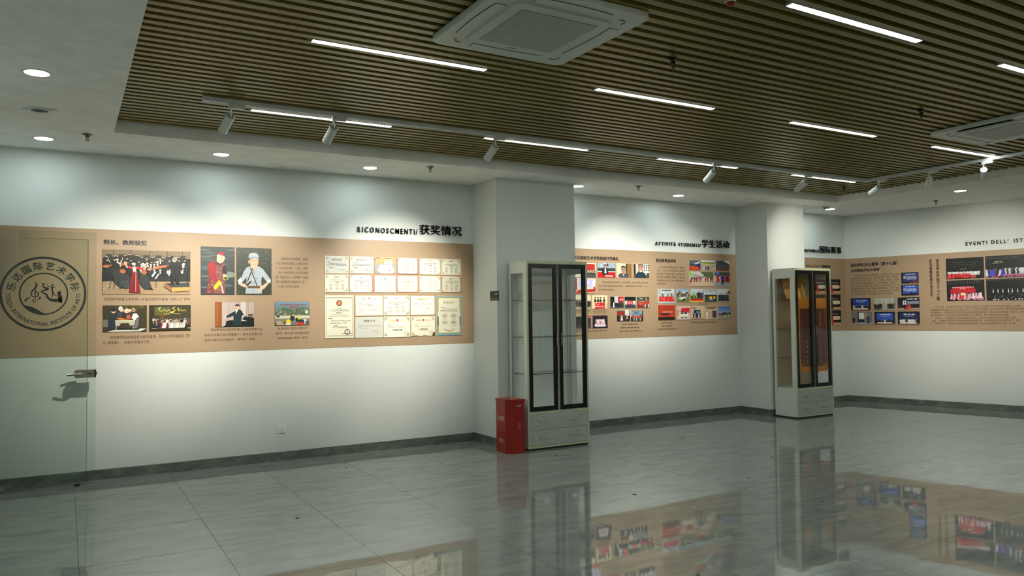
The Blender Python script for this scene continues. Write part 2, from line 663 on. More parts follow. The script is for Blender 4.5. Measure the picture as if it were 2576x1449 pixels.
rng = random.Random(3)
for x, z0, z1 in ((8.765, 2.33, 2.86), (4.268, 2.55, 2.75), (8.77, .55, .72)):
    pts, z = [], z0
    while z < z1:
        pts.append((x + rng.uniform(-.012, .012), Y_WALL, z))
        z += .05
    crack('plaster_crack', pts)

# ================================================================ LIGHT FITTINGS
DIFF = emit('lit strip diffuser', LED_COLOUR, LED_STRENGTH)
DLIT = emit('lit downlight lens', DOWN_COLOUR, DOWN_STRENGTH)
SLIT = emit('lit spotlight lens', (1.0, 0.92, 0.75), 20.0)


def linear_light(x0, y):
    L = 1.195
    t = thing('linear_light', 'slim lit linear light fitted flush between the wooden ceiling slats', 'light', (x0, y, Z_SLAT), 0, 'linear lights between the ceiling slats')
    m = MB()
    m.box(0, L, -.0233, -.022, -.004, .05).box(0, L, .022, .0233, -.004, .05).box(0, L, -.022, .022, .046, .05)
    m.box(-.003, 0, -.023, .023, -.004, .05).box(L, L + .003, -.023, .023, -.004, .05)
    obj('housing', m, WHITE, t)
    obj('diffuser', MB().box(.001, L - .001, -.0218, .0218, -.0045, .01), DIFF, t)
    m = MB().tube([(-.004, 0, .02), (-.018, 0, .02), (-.022, 0, .0)], .004, 6)
    obj('spring_clip', m, METAL, t)
    return t


first = None
LLB = {(0, 0): 'lit linear light beside the first two spotlights of the long track', (0, 1): 'lit linear light beside the third spotlight of the long track',
       (0, 2): 'lit linear light beside the fourth spotlight of the long track', (0, 3): 'lit linear light beside the track corner',
       (1, 0): 'lit linear light between the closed flap cassette and the long track', (1, 1): 'lit linear light past the closed flap cassette, before the fourth spotlight',
       (1, 2): 'lit linear light between the two cassettes and the long track', (1, 3): 'lit linear light crossing the short track by the open flap cassette',
       (2, 1): 'lit linear light near the red beacon', (2, 2): 'lit linear light beyond the red beacon, before the open flap cassette'}
for r_, y in enumerate((*LED_Y, 1.03)):
    for c_, x in enumerate((1.285, 3.425, 5.57, 7.73)):
        if first is None:
            q = first = linear_light(x, y)
        else:
            q = dup(first, (x, y, Z_SLAT))
        q['label'] = LLB.get((r_, c_), 'slim lit linear light between the ceiling slats, away from the panels')


def downlight(x, y, label, group):
    t = thing('downlight', label, 'light', (x, y, Z_CEIL), 0, group)
    obj('trim_ring', MB().lathe([(.088, 0), (.088, -.003), (.080, -.006), (.071, -.004), (.069, .0)], 32), WHITE, t, smooth=True)
    obj('lens', MB().lathe([(.069, -.0035), (.04, -.0045), (.0001, -.005)], 32), DLIT, t, smooth=True)
    return t


DL = [(-.17, 5.728), (-.175, 7.775), (1.294, 7.775), (2.803, 7.775), (5.50, 7.76), (7.182, 7.78), (10.33, 7.78), (10.40, 5.80)]
DLB = ('round lit downlight in the plaster ceiling beyond the unlit fitting', 'round lit downlight in the ceiling directly above the glass door', 'round lit downlight above the orchestra photo',
       'round lit downlight in the ceiling border above the certificates', 'round lit downlight close beside the first pillar', 'round lit downlight in the ceiling border above the sports photos',
       'round lit downlight in the ceiling near the obtuse wall corner', 'round lit downlight in the ceiling border beside the angled wall')
for (x, y), lb in zip(DL, DLB):
    downlight(x, y, lb, 'recessed downlights')
for x, y in ((10.4, 3.8), (10.4, 1.8), (-.17, 3.7), (-.17, 1.7), (3.0, -1.5), (6.0, -1.5), (9.0, -1.5)):
    downlight(x, y, 'round lit downlight in the ceiling border away from the panels', 'downlights away from the panels')

# an unlit recessed downlight with its spring ears showing
t = thing('unlit_downlight', 'unlit round ceiling fitting with dark opening and small white ears', 'ceiling fitting', (-.18, 6.716, Z_CEIL))
obj('trim_ring', MB().lathe([(.075, 0), (.078, -.006), (.072, -.012), (.060, -.010), (.058, 0)], 28), WHITE, t, smooth=True)
obj('opening', MB().lathe([(.0585, -.006), (.03, -.003), (.0001, -.002)], 28), DARK, t, smooth=True)
for s in (-1, 1):
    obj('ear', MB().prism(rounded(.045, .018, .006, 3), -.006, -.001).xform(Matrix.Translation((s * .092, -s * .035, 0))), WHITE, t)


def sprinkler(loc, label, group, drop=0.0, me=BRASS):
    t = thing('sprinkler', label, 'sprinkler', loc, 0, group)
    z = -drop
    if drop:
        obj('drop_pipe', MB().tube([(0, 0, .12), (0, 0, z)], .012, 10), me, t, smooth=True)
        obj('escutcheon', MB().lathe([(.012, z + .012), (.024, z + .01), (.028, z), (.0001, z)], 18), me, t, smooth=True)
    else:
        obj('escutcheon', MB().lathe([(.041, 0), (.042, -.004), (.03, -.009), (.022, -.012), (.0001, -.012)], 24), me, t, smooth=True)
    obj('body', MB().lathe([(.016, z - .008), (.017, z - .02), (.012, z - .026), (.009, z - .03), (.0001, z - .03)], 14), me, t, smooth=True)
    fr = MB()
    for s in (-1, 1):
        fr.tube([(s * .012, 0, z - .022), (s * .013, 0, z - .036), (s * .009, 0, z - .05), (s * .003, 0, z - .056)], .0025, 6)
    obj('frame_arm', fr, me, t, smooth=True)
    obj('glass_bulb', MB().tube([(0, 0, z - .028), (0, 0, z - .038), (0, 0, z - .052)], [.002, .0032, .002], 8), mat('red sprinkler bulb', (150, 40, 30), 0.15), t, smooth=True)
    obj('deflector', MB().lathe([(.0001, z - .056), (.015, z - .056), (.0145, z - .059), (.0001, z - .0595)], 16), me, t, smooth=True)
    return t


for x, y, lb in ((.15, 7.44, 'metal sprinkler head under the ceiling border near the slat field corner'),
                 (3.35, 7.435, 'metal sprinkler head under the ceiling border before the first pillar'),
                 (6.186, 7.42, 'metal sprinkler head under the ceiling border between the pillars'),
                 (11.0, 6.49, 'metal sprinkler head under the ceiling border by the angled wall')):
    sprinkler((x, y, Z_CEIL), lb, None)
SPD = mat('dark sprinkler metal', (52, 50, 44), 0.4, 0.6)
for x, y, lb in ((3.47, 3.80, 'dark sprinkler head hanging between the slats beside the large cassette'),
                 (6.24, 3.75, 'dark sprinkler head hanging between the slats beside the farther cassette'),
                 (9.11, 6.59, 'dark sprinkler head hanging between the slats near the track corner')):
    yy = n0 + SP / 2 + round((y - n0 - SP / 2) / SP) * SP
    sprinkler((x, yy, Z_SLAT), lb, None, 0.012, SPD)
t = thing('smoke_detector', 'flat round grey smoke detector on the ceiling beside a downlight', 'smoke detector', (10.02, 7.62, Z_CEIL))
obj('base', MB().lathe([(.05, 0), (.052, -.006), (.048, -.012), (.0001, -.012)], 24), ACW, t, smooth=True)
obj('dome', MB().lathe([(.040, -.012), (.038, -.026), (.026, -.034), (.0001, -.036)], 24), mat('grey detector plastic', (120, 122, 116), 0.4), t, smooth=True)
yy = n0 + SP / 2 + round((2.86 - n0 - SP / 2) / SP) * SP
t = thing('alarm_beacon', 'small red round beacon hanging from the ceiling slats', 'alarm', (3.115, yy + .035, Z_SLAT))
obj('mount', MB().lathe([(.028, .02), (.03, 0), (.026, -.004), (.0001, -.004)], 18), WHITE, t, smooth=True)
obj('lens', MB().lathe([(.024, -.004), (.023, -.014), (.014, -.022), (.0001, -.024)], 18), mat('red beacon plastic', (150, 30, 28), 0.25), t, smooth=True)

# track lighting: two rails meeting at a right angle
TY, TX, TZ = 6.115, 8.87, 3.188
TRK = mat('grey white rail enamel', (222, 228, 230), 0.35, 0.0)


def track(name, label, p0, p1):
    p0, p1 = Vector(p0), Vector(p1)
    L = (p1 - p0).length
    t = thing(name, label, 'track', p0, math.atan2(p1.y - p0.y, p1.x - p0.x))
    m = MB().box(0, L, -.018, -.006, -.032, 0).box(0, L, .006, .018, -.032, 0).box(0, L, -.006, .006, -.012, 0)
    obj('rail', m, TRK, t)
    obj('conductor_slot', MB().box(.01, L - .01, -.0058, .0058, -.0135, -.0122), DARK, t)
    obj('end_cap', MB().box(-.045, .0, -.019, .019, -.033, .001), TRK, t)
    x = 2.0
    while x < L - .3:
        obj('joint_connector', MB().box(x - .05, x + .05, -.0195, .0195, -.034, -.001), TRK, t)
        x += 2.0
    return t


track('lighting_track', 'long grey rail under the slats running along the panelled wall', (0.93, TY, TZ), (TX, TY, TZ))
track('lighting_track', 'grey rail under the slats running along the angled wall', (TX, TY - .02, TZ), (TX, 2.2, TZ))


def spot(loc, along, target, label, group, power):
    """cylinder head on a track adapter, aimed at target; along = direction of its rail"""
    loc, target = Vector(loc), Vector(target)
    rz = math.atan2(along[1], along[0])
    t = thing('track_spotlight', label, 'spotlight', loc, rz, group)
    obj('adapter', MB().box(-.06, .06, -.0155, .0155, -.026, .0).box(-.06, -.022, -.013, .013, -.036, -.026).box(-.02, .056, -.012, .012, -.032, -.026), WHITE, t)
    hz = Vector((-.045, 0, -.036))
    inv = Matrix.Rotation(-rz, 3, 'Z')
    piv = hz + Vector((0, 0, -.055))
    dirv = (inv @ (target - loc) - piv).normalized()
    obj('stem', MB().tube([hz + Vector((0, 0, .006)), hz + Vector((0, 0, -.03)), piv], .0075, 10), WHITE, t, smooth=True)
    q = dirv.to_track_quat('-Z', 'Y').to_matrix().to_4x4()
    q.translation = piv + dirv * .012
    r, L = .036, .16
    obj('head', MB().lathe([(.0001, .012), (r - .003, .012), (r, .009), (r, -L), (r - .004, -L - .002), (r - .006, -L + .004), (r - .008, -L + .03)], 28).xform(q), WHITE, t, smooth=True)
    for vx in (-.02, .012):
        obj('vent_slot', MB().box(vx, vx + .008, -.012, .012, .0118, .0135).xform(q), METAL, t)
    obj('lens', MB().lathe([(r - .008, -L + .03), (.0001, -L + .028)], 24).xform(q), SLIT, t)
    ld = bpy.data.lights.new('spotlight_beam', 'SPOT')
    ld.energy, ld.color, ld.spot_size, ld.spot_blend, ld.shadow_soft_size = power, SPOT_COLOUR, R(57), 1.0, 0.012
    lo = bpy.data.objects.new('spotlight_beam', ld)
    COL.objects.link(lo)
    lo.parent = t
    lo.matrix_local = Matrix.Translation(dirv * (L + .02)) @ q
    return t


def on_wall(pl, px, py):
    return pl.pt(*pl.uz(px, py))


G1 = 'spotlights on the long track'
SPOTS = []
for hp, tgt, pw, lb in (((580, 268), (335, 760), 1.0, 'white cylinder spotlight at the free end of the long track'),
                        ((840, 300), (612, 750), 1.0, 'second white cylinder spotlight from the free end of the long track'),
                        ((1246, 348), (985, 765), 1.4, 'third white cylinder spotlight from the free end of the long track'),
                        ((1796, 412), (1545, 730), 1.05, 'fourth white cylinder spotlight from the free end of the long track'),
                        ((2028, 441), (1700, 730), 0.5, 'steeply tilted white spotlight on the long track next to the track corner')):
    p = at(hp[0], hp[1], 'y', TY)
    spot((p.x + .045, TY, TZ - .0325), (1, 0), on_wall(P_LEFT, *tgt), lb, G1, SPOT_POWER * pw)
for px, py, tgt, pw, lb in ((2211, 452, at(2000, 640, 'y', PIL2[2]), 0.35, 'white spotlight on the short track nearest the track corner'),
                            (2338, 431, on_wall(P_RIGHT, 2250, 780), 0.45, 'middle white spotlight on the short track, hanging nearly upright'),
                            (2474, 405, on_wall(P_RIGHT, 2490, 760), 1.1, 'white spotlight on the short track tilted toward the angled wall')):
    p = at(px, py, 'x', TX)
    spot((TX, p.y - .045, TZ - .0325), (0, -1), tgt, lb, 'spotlights on the short track', SPOT_POWER * pw)

# added, unseen: a third rail with spotlights to brighten the facing wall behind the viewer
track('lighting_track', 'added unseen rail under the slats to brighten the facing wall', (0.93, 0.1, TZ), (TX, 0.1, TZ))
for x, tx, tz, lb in ((1.6, 1.9, 1.8, 'end'), (3.6, 3.9, 1.8, 'second'), (5.6, 6.0, 1.8, 'third'), (7.3, 9.4, 2.2, 'fourth'), (8.6, 10.9, 2.4, 'last')):
    spot((x, .1, TZ - .0325), (1, 0), (tx, Y_BACK, tz), 'added unseen spotlight to brighten the facing wall, %s on its rail' % lb, 'added spotlights for the facing wall', SPOT_POWER)
for x in (10.3, 11.4):
    downlight(x, -1.5, 'round lit downlight in the ceiling border away from the panels', 'downlights away from the panels')


# ---------------------------------------------------------------- ceiling cassettes
def cassette(x, y, label, open_flap):
    t = thing('ceiling_cassette', label, 'air conditioner', (x, y, Z_SLAT))
    W = .95
    m = MB()
    m.prism(rounded(W, W, .07), -.028, -.004).prism(rounded(W - .02, W - .02, .062), -.034, -.0279)
    obj('panel', m, ACW, t, smooth=False)
    IW = .64
    o = obj('grille_frame', MB().prism(rounded(IW, IW, .045), -.044, -.0341), ACW, t)
    GW = .50
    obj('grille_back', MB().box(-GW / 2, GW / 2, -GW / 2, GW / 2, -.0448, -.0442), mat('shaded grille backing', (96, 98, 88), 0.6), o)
    g = MB()
    n = 44
    for i in range(n):
        yy = -GW / 2 + (i + .5) * GW / n
        g.box(-GW / 2, GW / 2, yy - .003, yy + .003, -.0485, -.0449)
    for xx in (-GW / 4, 0, GW / 4):
        g.box(xx - .003, xx + .003, -GW / 2, GW / 2, -.0478, -.0449)
    tag(obj('grille_bar', g, ACW, o), kind='stuff')
    for k in range(4):
        rm = Matrix.Rotation(k * math.pi / 2, 4, 'Z')
        pts = [(-.24 + .48 * i / 8, -.405 - .012 * (1 - ((i - 4) / 4) ** 2)) for i in range(9)] + [(.24 - .48 * i / 8, -.345 - .012 * (1 - ((i - 4) / 4) ** 2)) for i in range(9)]
        obj('outlet_gap', MB().prism([(a * 1.012, (b + .375) * 1.14 - .375) for a, b in pts], -.0346, -.0338).xform(rm), DARK, t)
        fl = MB().prism(pts, -.0385, -.0348)
        if k in open_flap:
            fl.xform(Matrix.Translation((0, -.36, -.036)) @ Matrix.Rotation(R(14), 4, 'X') @ Matrix.Translation((0, .36, .036)))
        obj('air_flap', fl.xform(rm), ACW, t)
        cr = MB()
        arc = [(.355 + .035 * math.cos(R(a)), .335 + .035 * math.sin(R(a)), -.0345) for a in range(-30, 121, 15)]
        cr.tube(arc, .0028, 5)
        obj('corner_latch', cr.xform(Matrix.Rotation(k * math.pi / 2, 4, 'Z') @ Matrix.Translation((-.02, 0, 0))), DARK, t)
    obj('lamp_window', MB().box(-.03, .03, .285, .293, -.0446, -.0438), DARK, t)
    return t


cassette(2.365, 3.72, 'square white ceiling cassette with flaps closed, between strip lights', ())
cassette(7.54, 3.755, 'square white ceiling cassette with one flap open, farther along the slats', (3,))

# ================================================================ GLASS DOOR standing open along the wall
DOORG = glass('clear door glass', (0.935, 0.97, 0.945), gain=1.9)
CABG = glass('cabinet glass', (0.985, 0.995, 0.987), gain=1.6)
SHELFG = glass('shelf glass', (0.96, 0.985, 0.97))
EDGE = mat('dark green glass edge', (58, 82, 70), 0.2)


def pane(mb, x0, x1, y0, y1, z0, z1, flat='y'):
    mb.box(x0, x1, y0, y1, z0, z1)
    keep = {'y': (2, 4), 'x': (3, 5), 'z': (0, 1)}[flat]
    mb.mi[-6:] = [0 if i in keep else 1 for i in range(6)]
    return mb


def stroke(pts, wid, n=6):
    """closed outline of a brush stroke through points, smoothed; wid gives the width at each point"""
    P = [Vector(p) for p in pts]
    out, ww = [], []
    for i in range(len(P) - 1):
        p0, p1, p2, p3 = P[max(i - 1, 0)], P[i], P[i + 1], P[min(i + 2, len(P) - 1)]
        for k in range(n):
            t = k / n
            out.append(.5 * ((2 * p1) + (p2 - p0) * t + (2 * p0 - 5 * p1 + 4 * p2 - p3) * t * t + (3 * p1 - p0 - 3 * p2 + p3) * t ** 3))
            ww.append(wid[i] * (1 - t) + wid[i + 1] * t)
    out.append(P[-1])
    ww.append(wid[-1])
    L, Rr = [], []
    for i, p in enumerate(out):
        d = out[min(i + 1, len(out) - 1)] - out[max(i - 1, 0)]
        d = d.normalized() if d.length > 1e-9 else Vector((1, 0))
        nrm = Vector((-d.y, d.x))
        L.append(p + nrm * ww[i] / 2)
        Rr.append(p - nrm * ww[i] / 2)
    return L, Rr


def add_stroke(mb, pts, wid, y, s=1.0, c=(0, 0), n=6):
    L, Rr = stroke([Vector(p) for p in pts], wid, n)
    m = len(L)
    vs = [(c[0] + p.x * s, y, c[1] + p.y * s) for p in L] + [(c[0] + p.x * s, y, c[1] + p.y * s) for p in Rr]
    mb.add(vs, [(i, m + i, m + i + 1, i + 1) for i in range(m - 1)])


DX0, DX1, DY, DZ0, DZ1 = -.615, .245, 8.118, .012, 2.322
door = pane(MB(), 0, DX1 - DX0, -.006, .006, 0, DZ1 - DZ0)
door = struct('door_1', door, [DOORG, EDGE], 'frameless clear glass door standing open in front of the round emblem', (DX0, DY, DZ0))
# emblem printed on the tan panel, seen through the open door
EX, EZ, ER = -.1745, 1.757, .344
yf = -.0036
em = MB()


def ring(mb, r0, r1, cx, cz, y, n=72, a0=0, a1=360):
    vs = []
    for i in range(n + 1):
        a = R(a0 + (a1 - a0) * i / n)
        vs += [(cx + r0 * math.cos(a), y, cz + r0 * math.sin(a)), (cx + r1 * math.cos(a), y, cz + r1 * math.sin(a))]
    mb.add(vs, [(2 * i, 2 * i + 1, 2 * i + 3, 2 * i + 2) for i in range(n)])


ring(em, ER * .94, ER, EX, EZ, yf)
ring(em, ER * .53, ER * .567, EX, EZ, yf)


def arc_text(mb, text, rad, a_start, a_end, size, inward, bold, sx=1.0, y=yf):
    n = len(text)
    adv = [glyph(ch, bold)[2] for ch in text]
    tot = sum(adv)
    acc = 0
    for ch, w in zip(text, adv):
        f = (acc + w / 2) / tot
        acc += w
        vs, fs, _ = glyph(ch, bold)
        if not vs:
            continue
        a = R(a_start + (a_end - a_start) * f)
        rot = a - math.pi / 2 if not inward else a + math.pi / 2
        cx, cz = EX + rad * math.cos(a), EZ + rad * math.sin(a)
        mx = (max(v[0] for v in vs) + min(v[0] for v in vs)) / 2
        my = .38
        co, si = math.cos(rot), math.sin(rot)
        mb.add([(cx + ((v[0] - mx) * sx * co - (v[1] - my) * si) * size, y, cz + ((v[0] - mx) * sx * si + (v[1] - my) * co) * size) for v in vs], fs)


arc_text(em, '乐达国际艺术学院', ER * .755, 176, 4, ER * .225, False, .022)
arc_text(em, 'YUEDA INTERNATIONAL INSTITUTE OF ARTS', ER * .80, 179, 361, ER * .145, True, .02, .8)
# centre: treble clef, winding brush stroke, dancer, hill
K = ER / 489.0


def zp(pts):
    return [((x - 498) * K, (810 - y) * K * 1.15) for x, y in pts]


def st(pts, wid, n=6):
    add_stroke(em, zp(pts), [w * K for w in wid], yf - .0001, 1.0, (EX, EZ), n)


st([(404, 912), (404, 800), (402, 700), (406, 678)], [6, 9, 10, 3])
st([(406, 678), (424, 708), (405, 740), (372, 775), (356, 808), (372, 838), (405, 845), (436, 828), (434, 796), (408, 788), (392, 806), (400, 824)], [3, 14, 16, 18, 14, 12, 10, 14, 14, 9, 6, 2])
st([(404, 912), (385, 905), (378, 880), (392, 868)], [5, 10, 14, 3])
st([(288, 893), (310, 872), (345, 848)], [30, 20, 6])
st([(418, 888), (440, 872), (462, 848)], [2, 12, 30])
st([(478, 700), (506, 697)], [24, 20])
st([(480, 712), (505, 738), (545, 752), (510, 768), (470, 782), (498, 802), (525, 815), (540, 850), (580, 880), (650, 885), (698, 880)], [10, 22, 26, 22, 16, 18, 22, 26, 34, 44, 86])
st([(690, 905), (682, 850), (672, 800), (684, 780)], [36, 50, 34, 14])
st([(655, 786), (662, 802), (690, 778)], [4, 22, 4])
st([(525, 700), (548, 722), (580, 732), (610, 738), (634, 724)], [4, 7, 12, 9, 4])
st([(592, 698), (596, 718)], [26, 20], 4)
st([(596, 722), (590, 760), (600, 800), (592, 830), (590, 858)], [14, 20, 18, 12, 4])
st([(602, 795), (622, 822), (654, 834)], [14, 9, 4])
hill = zp([(252, 925), (290, 940), (360, 955), (420, 985), (480, 1022), (545, 1046)])
low = [(ER * .55 * math.cos(R(a)), ER * .55 * math.sin(R(a))) for a in (212, 222, 232, 243, 255, 272)]
vs = [(EX + x, yf - .0001, EZ + z) for x, z in hill] + [(EX + x, yf - .0001, EZ + z) for x, z in low]
em.add(vs, [(i, 6 + i, 7 + i, i + 1) for i in range(5)])
# lock case with levers on both faces
lk = link('lock_case', None, door, (.0, 0, 1.015 - DZ0))
lx = .075 - DX0
m = MB()
for s in (-1, 1):
    pl = [(a + lx + .085, b) for a, b in rounded(.172, .072, .018)]
    n = len(pl)
    ys = s * .0062, s * .026
    m.plate(pl, min(ys), max(ys))
obj('lock_body', m, METAL, lk)
obj('latch_bolt', MB().box(DX1 - DX0 - .002, DX1 - DX0 + .013, -.006, .006, -.013, .013), METAL, lk)
obj('keep_plate', MB().box(DX1 - DX0 - .012, DX1 - DX0 + .003, -.027, .027, -.036, .036), DARK, lk)
m = MB()
for s in (-1, 1):
    m.tube([(lx + .055, s * .024, .0), (lx + .055, s * .058, .0), (lx + .045, s * .066, .0), (lx + .0, s * .064, -.003), (lx - .05, s * .05, -.006), (lx - .058, s * .046, -.006)], [.011, .011, .011, .0095, .009, .007], 12)
obj('lever', m, METAL, lk, smooth=True)
obj('keyhole', MB().tube([(lx + .125, -.0262, 0), (lx + .125, -.030, 0)], .008, 12).box(lx + .1, lx + .122, -.028, -.026, -.003, .003), DARK, lk)
m = MB().box(.03, .16, -.012, .012, -.005, .045)
obj('bottom_pivot', m, METAL, door)
st_ = thing('door_stop', 'small dark floor stop at the foot of the glass door', 'door stop', (.103, DY - .03, 0))
obj('stop_base', MB().lathe([(.0001, .018), (.018, .018), (.021, .012), (.021, 0)], 18), DARK, st_, smooth=True)
obj('rubber_ring', MB().lathe([(.0215, .014), (.0245, .010), (.0245, .006), (.0215, .003)], 18), mat('black rubber', (18, 18, 18), 0.8), st_, smooth=True)

# ================================================================ DISPLAY CABINETS
SIDE = mat('white laminate board', (214, 218, 208), 0.4, var=0.015)
BAND = mat('pale green edge banding', (196, 202, 166), 0.4, var=0.03)
BACKB = mat('pale backing board', (246, 250, 244), 0.5, var=0.02)
BLK = mat('black lacquered door frame', (12, 11, 11), 0.22, var=0.0)
ALU = mat('aluminium trim', (178, 182, 184), 0.3, 0.9)


def cabinet(x0, x1, y0, y1, H, label, ajar, back):
    W, D = x1 - x0, y1 - y0
    t = thing('display_cabinet', label, 'cabinet', (x0, y0, 0))
    T = .02
    obj('plinth', MB().box(.012, W - .012, .012, D - .01, 0, .024), DARK, t)
    wy0, wy1, wz0, wz1 = .072, D - .042, .405, 1.978
    for sx in (0, W - T):
        o = obj('side_panel', MB().box(sx, sx + T, 0, wy0, .022, H).box(sx, sx + T, wy1, D, .022, H), SIDE, t)
        e = .0015 if sx == 0 else 0
        e2 = 0 if sx == 0 else .0015
        obj('panel_infill', MB().box(sx + e, sx + T - e2, wy0, wy1, .022, wz0), SIDE, o)
        obj('panel_infill', MB().box(sx + e, sx + T - e2, wy0, wy1, wz1, H), SIDE, o)
        obj('side_glass', pane(MB(), sx + .007, sx + .012, wy0, wy1, wz0, wz1, 'x'), [CABG, EDGE], o)
        obj('edge_band', MB().box(sx, sx + T, -.0015, 0, .022, H), BAND, o)
    obj('top_board', MB().box(T, W - T, .0, D, H - .03, H), SIDE, t)
    obj('top_band', MB().box(T, W - T, -.0015, 0, H - .03, H), BAND, t)
    obj('middle_board', MB().box(T, W - T, .0, D - .012, .402, .424), SIDE, t)
    obj('middle_band', MB().box(T, W - T, -.0015, 0, .402, .424), BAND, t)
    obj('bottom_board', MB().box(T, W - T, .0, D - .012, .022, .04), SIDE, t)
    obj('bottom_band', MB().box(T, W - T, -.0015, 0, .022, .044), BAND, t)
    for a, b in ((T, W / 2 - .001), (W / 2 + .001, W - T)):
        obj('back_board', MB().box(a, b, D - .011, D - .003, .04, H - .03), back, t)
    obj('corner_post', MB().box(T, T + .022, D - .04, D - .011, .424, H - .03).box(W - T - .022, W - T, D - .04, D - .011, .424, H - .03), SIDE, t)
    for z in (.835, 1.25, 1.667):
        s = obj('glass_shelf', pane(MB(), T + .003, W - T - .003, .03, D - .045, z, z + .008, 'z'), [SHELFG, EDGE], t)
        p = MB()
        for a in (T, W - T - .008):
            for b in (.06, D - .08):
                p.box(a, a + .008, b, b + .012, z - .007, z - .0005)
        obj('shelf_pin', p, METAL, s)
    # doors
    dz0, dz1, fw = .427, H - .034, .052
    mid = W / 2
    for side in (0, 1):
        a, b = (T + .001, mid - .008) if side == 0 else (mid + .008, W - T - .001)
        w, hh = b - a, dz1 - dz0
        hinge = 0 if side == 0 else w
        o = MB()
        e = .003
        o.box(e, fw, -.002, .018, e, hh - e).box(w - fw, w - e, -.002, .018, e, hh - e).box(fw, w - fw, -.002, .018, e, fw).box(fw, w - fw, -.002, .018, hh - fw, hh - e)
        o.v = [(x - hinge, y, z) for x, y, z in o.v]
        o = obj('door', o, BLK, t, (a + hinge, .0, dz0))
        o.rotation_euler = (0, 0, ajar[side])
        k = MB().box(0, e, -.003, .018, 0, hh).box(w - e, w, -.003, .018, 0, hh).box(0, w, -.003, .018, 0, e).box(0, w, -.003, .018, hh - e, hh)
        k.v = [(x - hinge, y, z) for x, y, z in k.v]
        obj('frame_trim', k, ALU, o)
        g = pane(MB(), fw - .004 - hinge, w - fw + .004 - hinge, .006, .010, fw - .004, hh - fw + .004, 'y')
        obj('glass_pane', g, [CABG, EDGE], o)
        hx = (w - .022 if side == 0 else .022) - hinge
        zc = 1.225 - dz0
        hm = MB().box(hx - .006, hx + .006, -.028, -.021, zc - .07, zc + .07).box(hx - .004, hx + .004, -.022, -.002, zc - .06, zc - .05).box(hx - .004, hx + .004, -.022, -.002, zc + .05, zc + .06)
        obj('handle', hm, METAL, o)
        kn = MB()
        for z in (.09, hh - .14):
            xx = (.012 if side == 0 else w - .012) - hinge
            kn.box(xx - .012, xx + .012, .018, .04, z, z + .05)
        obj('hinge', kn, DARK, o)
    # drawers
    for z0, z1 in ((.046, .2215), (.2245, .400)):
        o = obj('drawer', MB().box(T + .002, W - T - .002, -.001, .017, z0, z1), DAMASK, t)
        zc = (z0 + z1) / 2
        for fx in (.24, .76):
            cx = T + (W - 2 * T) * fx
            obj('handle', MB().tube([(cx - .06, -.002, zc), (cx - .06, -.022, zc), (cx - .052, -.026, zc), (cx + .052, -.026, zc), (cx + .06, -.022, zc), (cx + .06, -.002, zc)], .004, 8), METAL, o, smooth=True)
    return t


cabinet(4.42, 5.25, 7.255, 7.642, 2.113, 'empty white glass display cabinet with black framed doors beside the red box', (0, R(.62)), BACKB)
cabinet(8.845, 9.63, 7.28, 7.662, 2.12, 'white glass display cabinet with black framed doors holding a maroon pennant', (0, R(-.25)), mat('tan backing board', (196, 180, 142), 0.5, var=0.02))

# pennant hanging inside the second cabinet
PX0, PX1, PY, PZ0, PZ1 = 8.955, 9.585, 7.318, .585, 1.695
MAROON = mat('maroon velvet', (96, 26, 28), 0.85, bump=0.1, bscale=400)
GOLD = mat('orange gold fringe', (236, 146, 26), 0.6, var=0.15, scale=60, stretch=(1, 1, .1))
GTHR = mat('gold print', (206, 152, 62), 0.4)
pen = thing('pennant', 'maroon velvet award pennant with orange fringe hung in the cabinet', 'pennant', ((PX0 + PX1) / 2, PY, PZ0))
w, hh = PX1 - PX0, PZ1 - PZ0


def low_edge(f, lift=0.0, inset=0.0):
    """bottom outline of the pennant for f in -1..1: rounded corners, a point in the middle"""
    a = abs(f)
    z = .0 + .055 * min(1, a / .42) if a < .42 else .055 + .0 * a
    if a < .42:
        z = .058 * (1 - math.cos(math.pi * a / .42)) / 2
    else:
        z = .058
    if a > .8:
        z += .10 * ((a - .8) / .2) ** 2.4
    return z + lift


def banner_outline(ins, lift, top):
    pts = []
    n = 40
    for i in range(n + 1):
        f = -1 + 2 * i / n
        pts.append((f * (w / 2 - ins), low_edge(f, lift)))
    return pts + [(w / 2 - ins, top), (-w / 2 + ins, top)]


o = obj('fringe', MB().plate(banner_outline(0, 0, hh - .03), -.002, .002), GOLD, pen)
fr = MB()
rng = random.Random(8)
for i in range(110):
    f = -1 + 2 * (i + .5) / 110
    x = f * (w / 2 - .002)
    z = low_edge(f)
    fr.box(x - .0018, x + .0018, -.0035, -.0019, z - rng.uniform(0, .008), z + .075)
tag(obj('fringe_thread', fr, GOLD, o), kind='stuff')
obj('velvet', MB().plate(banner_outline(.034, .078, hh - .03), -.006, -.0036), MAROON, pen)
pts = banner_outline(.062, .104, hh - .1)
m = MB()
for i in range(len(pts) - 3):
    a, b = Vector(pts[i]), Vector(pts[i + 1])
    d = (b - a).normalized()
    nn = Vector((-d.y, d.x)) * .003
    m.add([(a.x - nn.x, -.0065, a.y - nn.y), (b.x - nn.x, -.0065, b.y - nn.y), (b.x + nn.x, -.0065, b.y + nn.y), (a.x + nn.x, -.0065, a.y + nn.y)], [(0, 1, 2, 3)])
for s in (-1, 1):
    x = s * (w / 2 - .062)
    m.box(x - .003, x + .003, -.0068, -.0062, pts[0][1], hh - .12)
obj('gold_border', m, GTHR, pen)
obj('hanging_rod', MB().tube([(-w / 2 - .01, 0, hh - .012), (w / 2 + .01, 0, hh - .012)], .008, 10), mat('brown rod', (92, 52, 24), 0.4), pen, smooth=True)
m = MB().box(-w / 2 + .0, w / 2, -.011, -.0095, hh - .135, hh + .0)
o = obj('valance', m, GOLD, pen)
fr = MB()
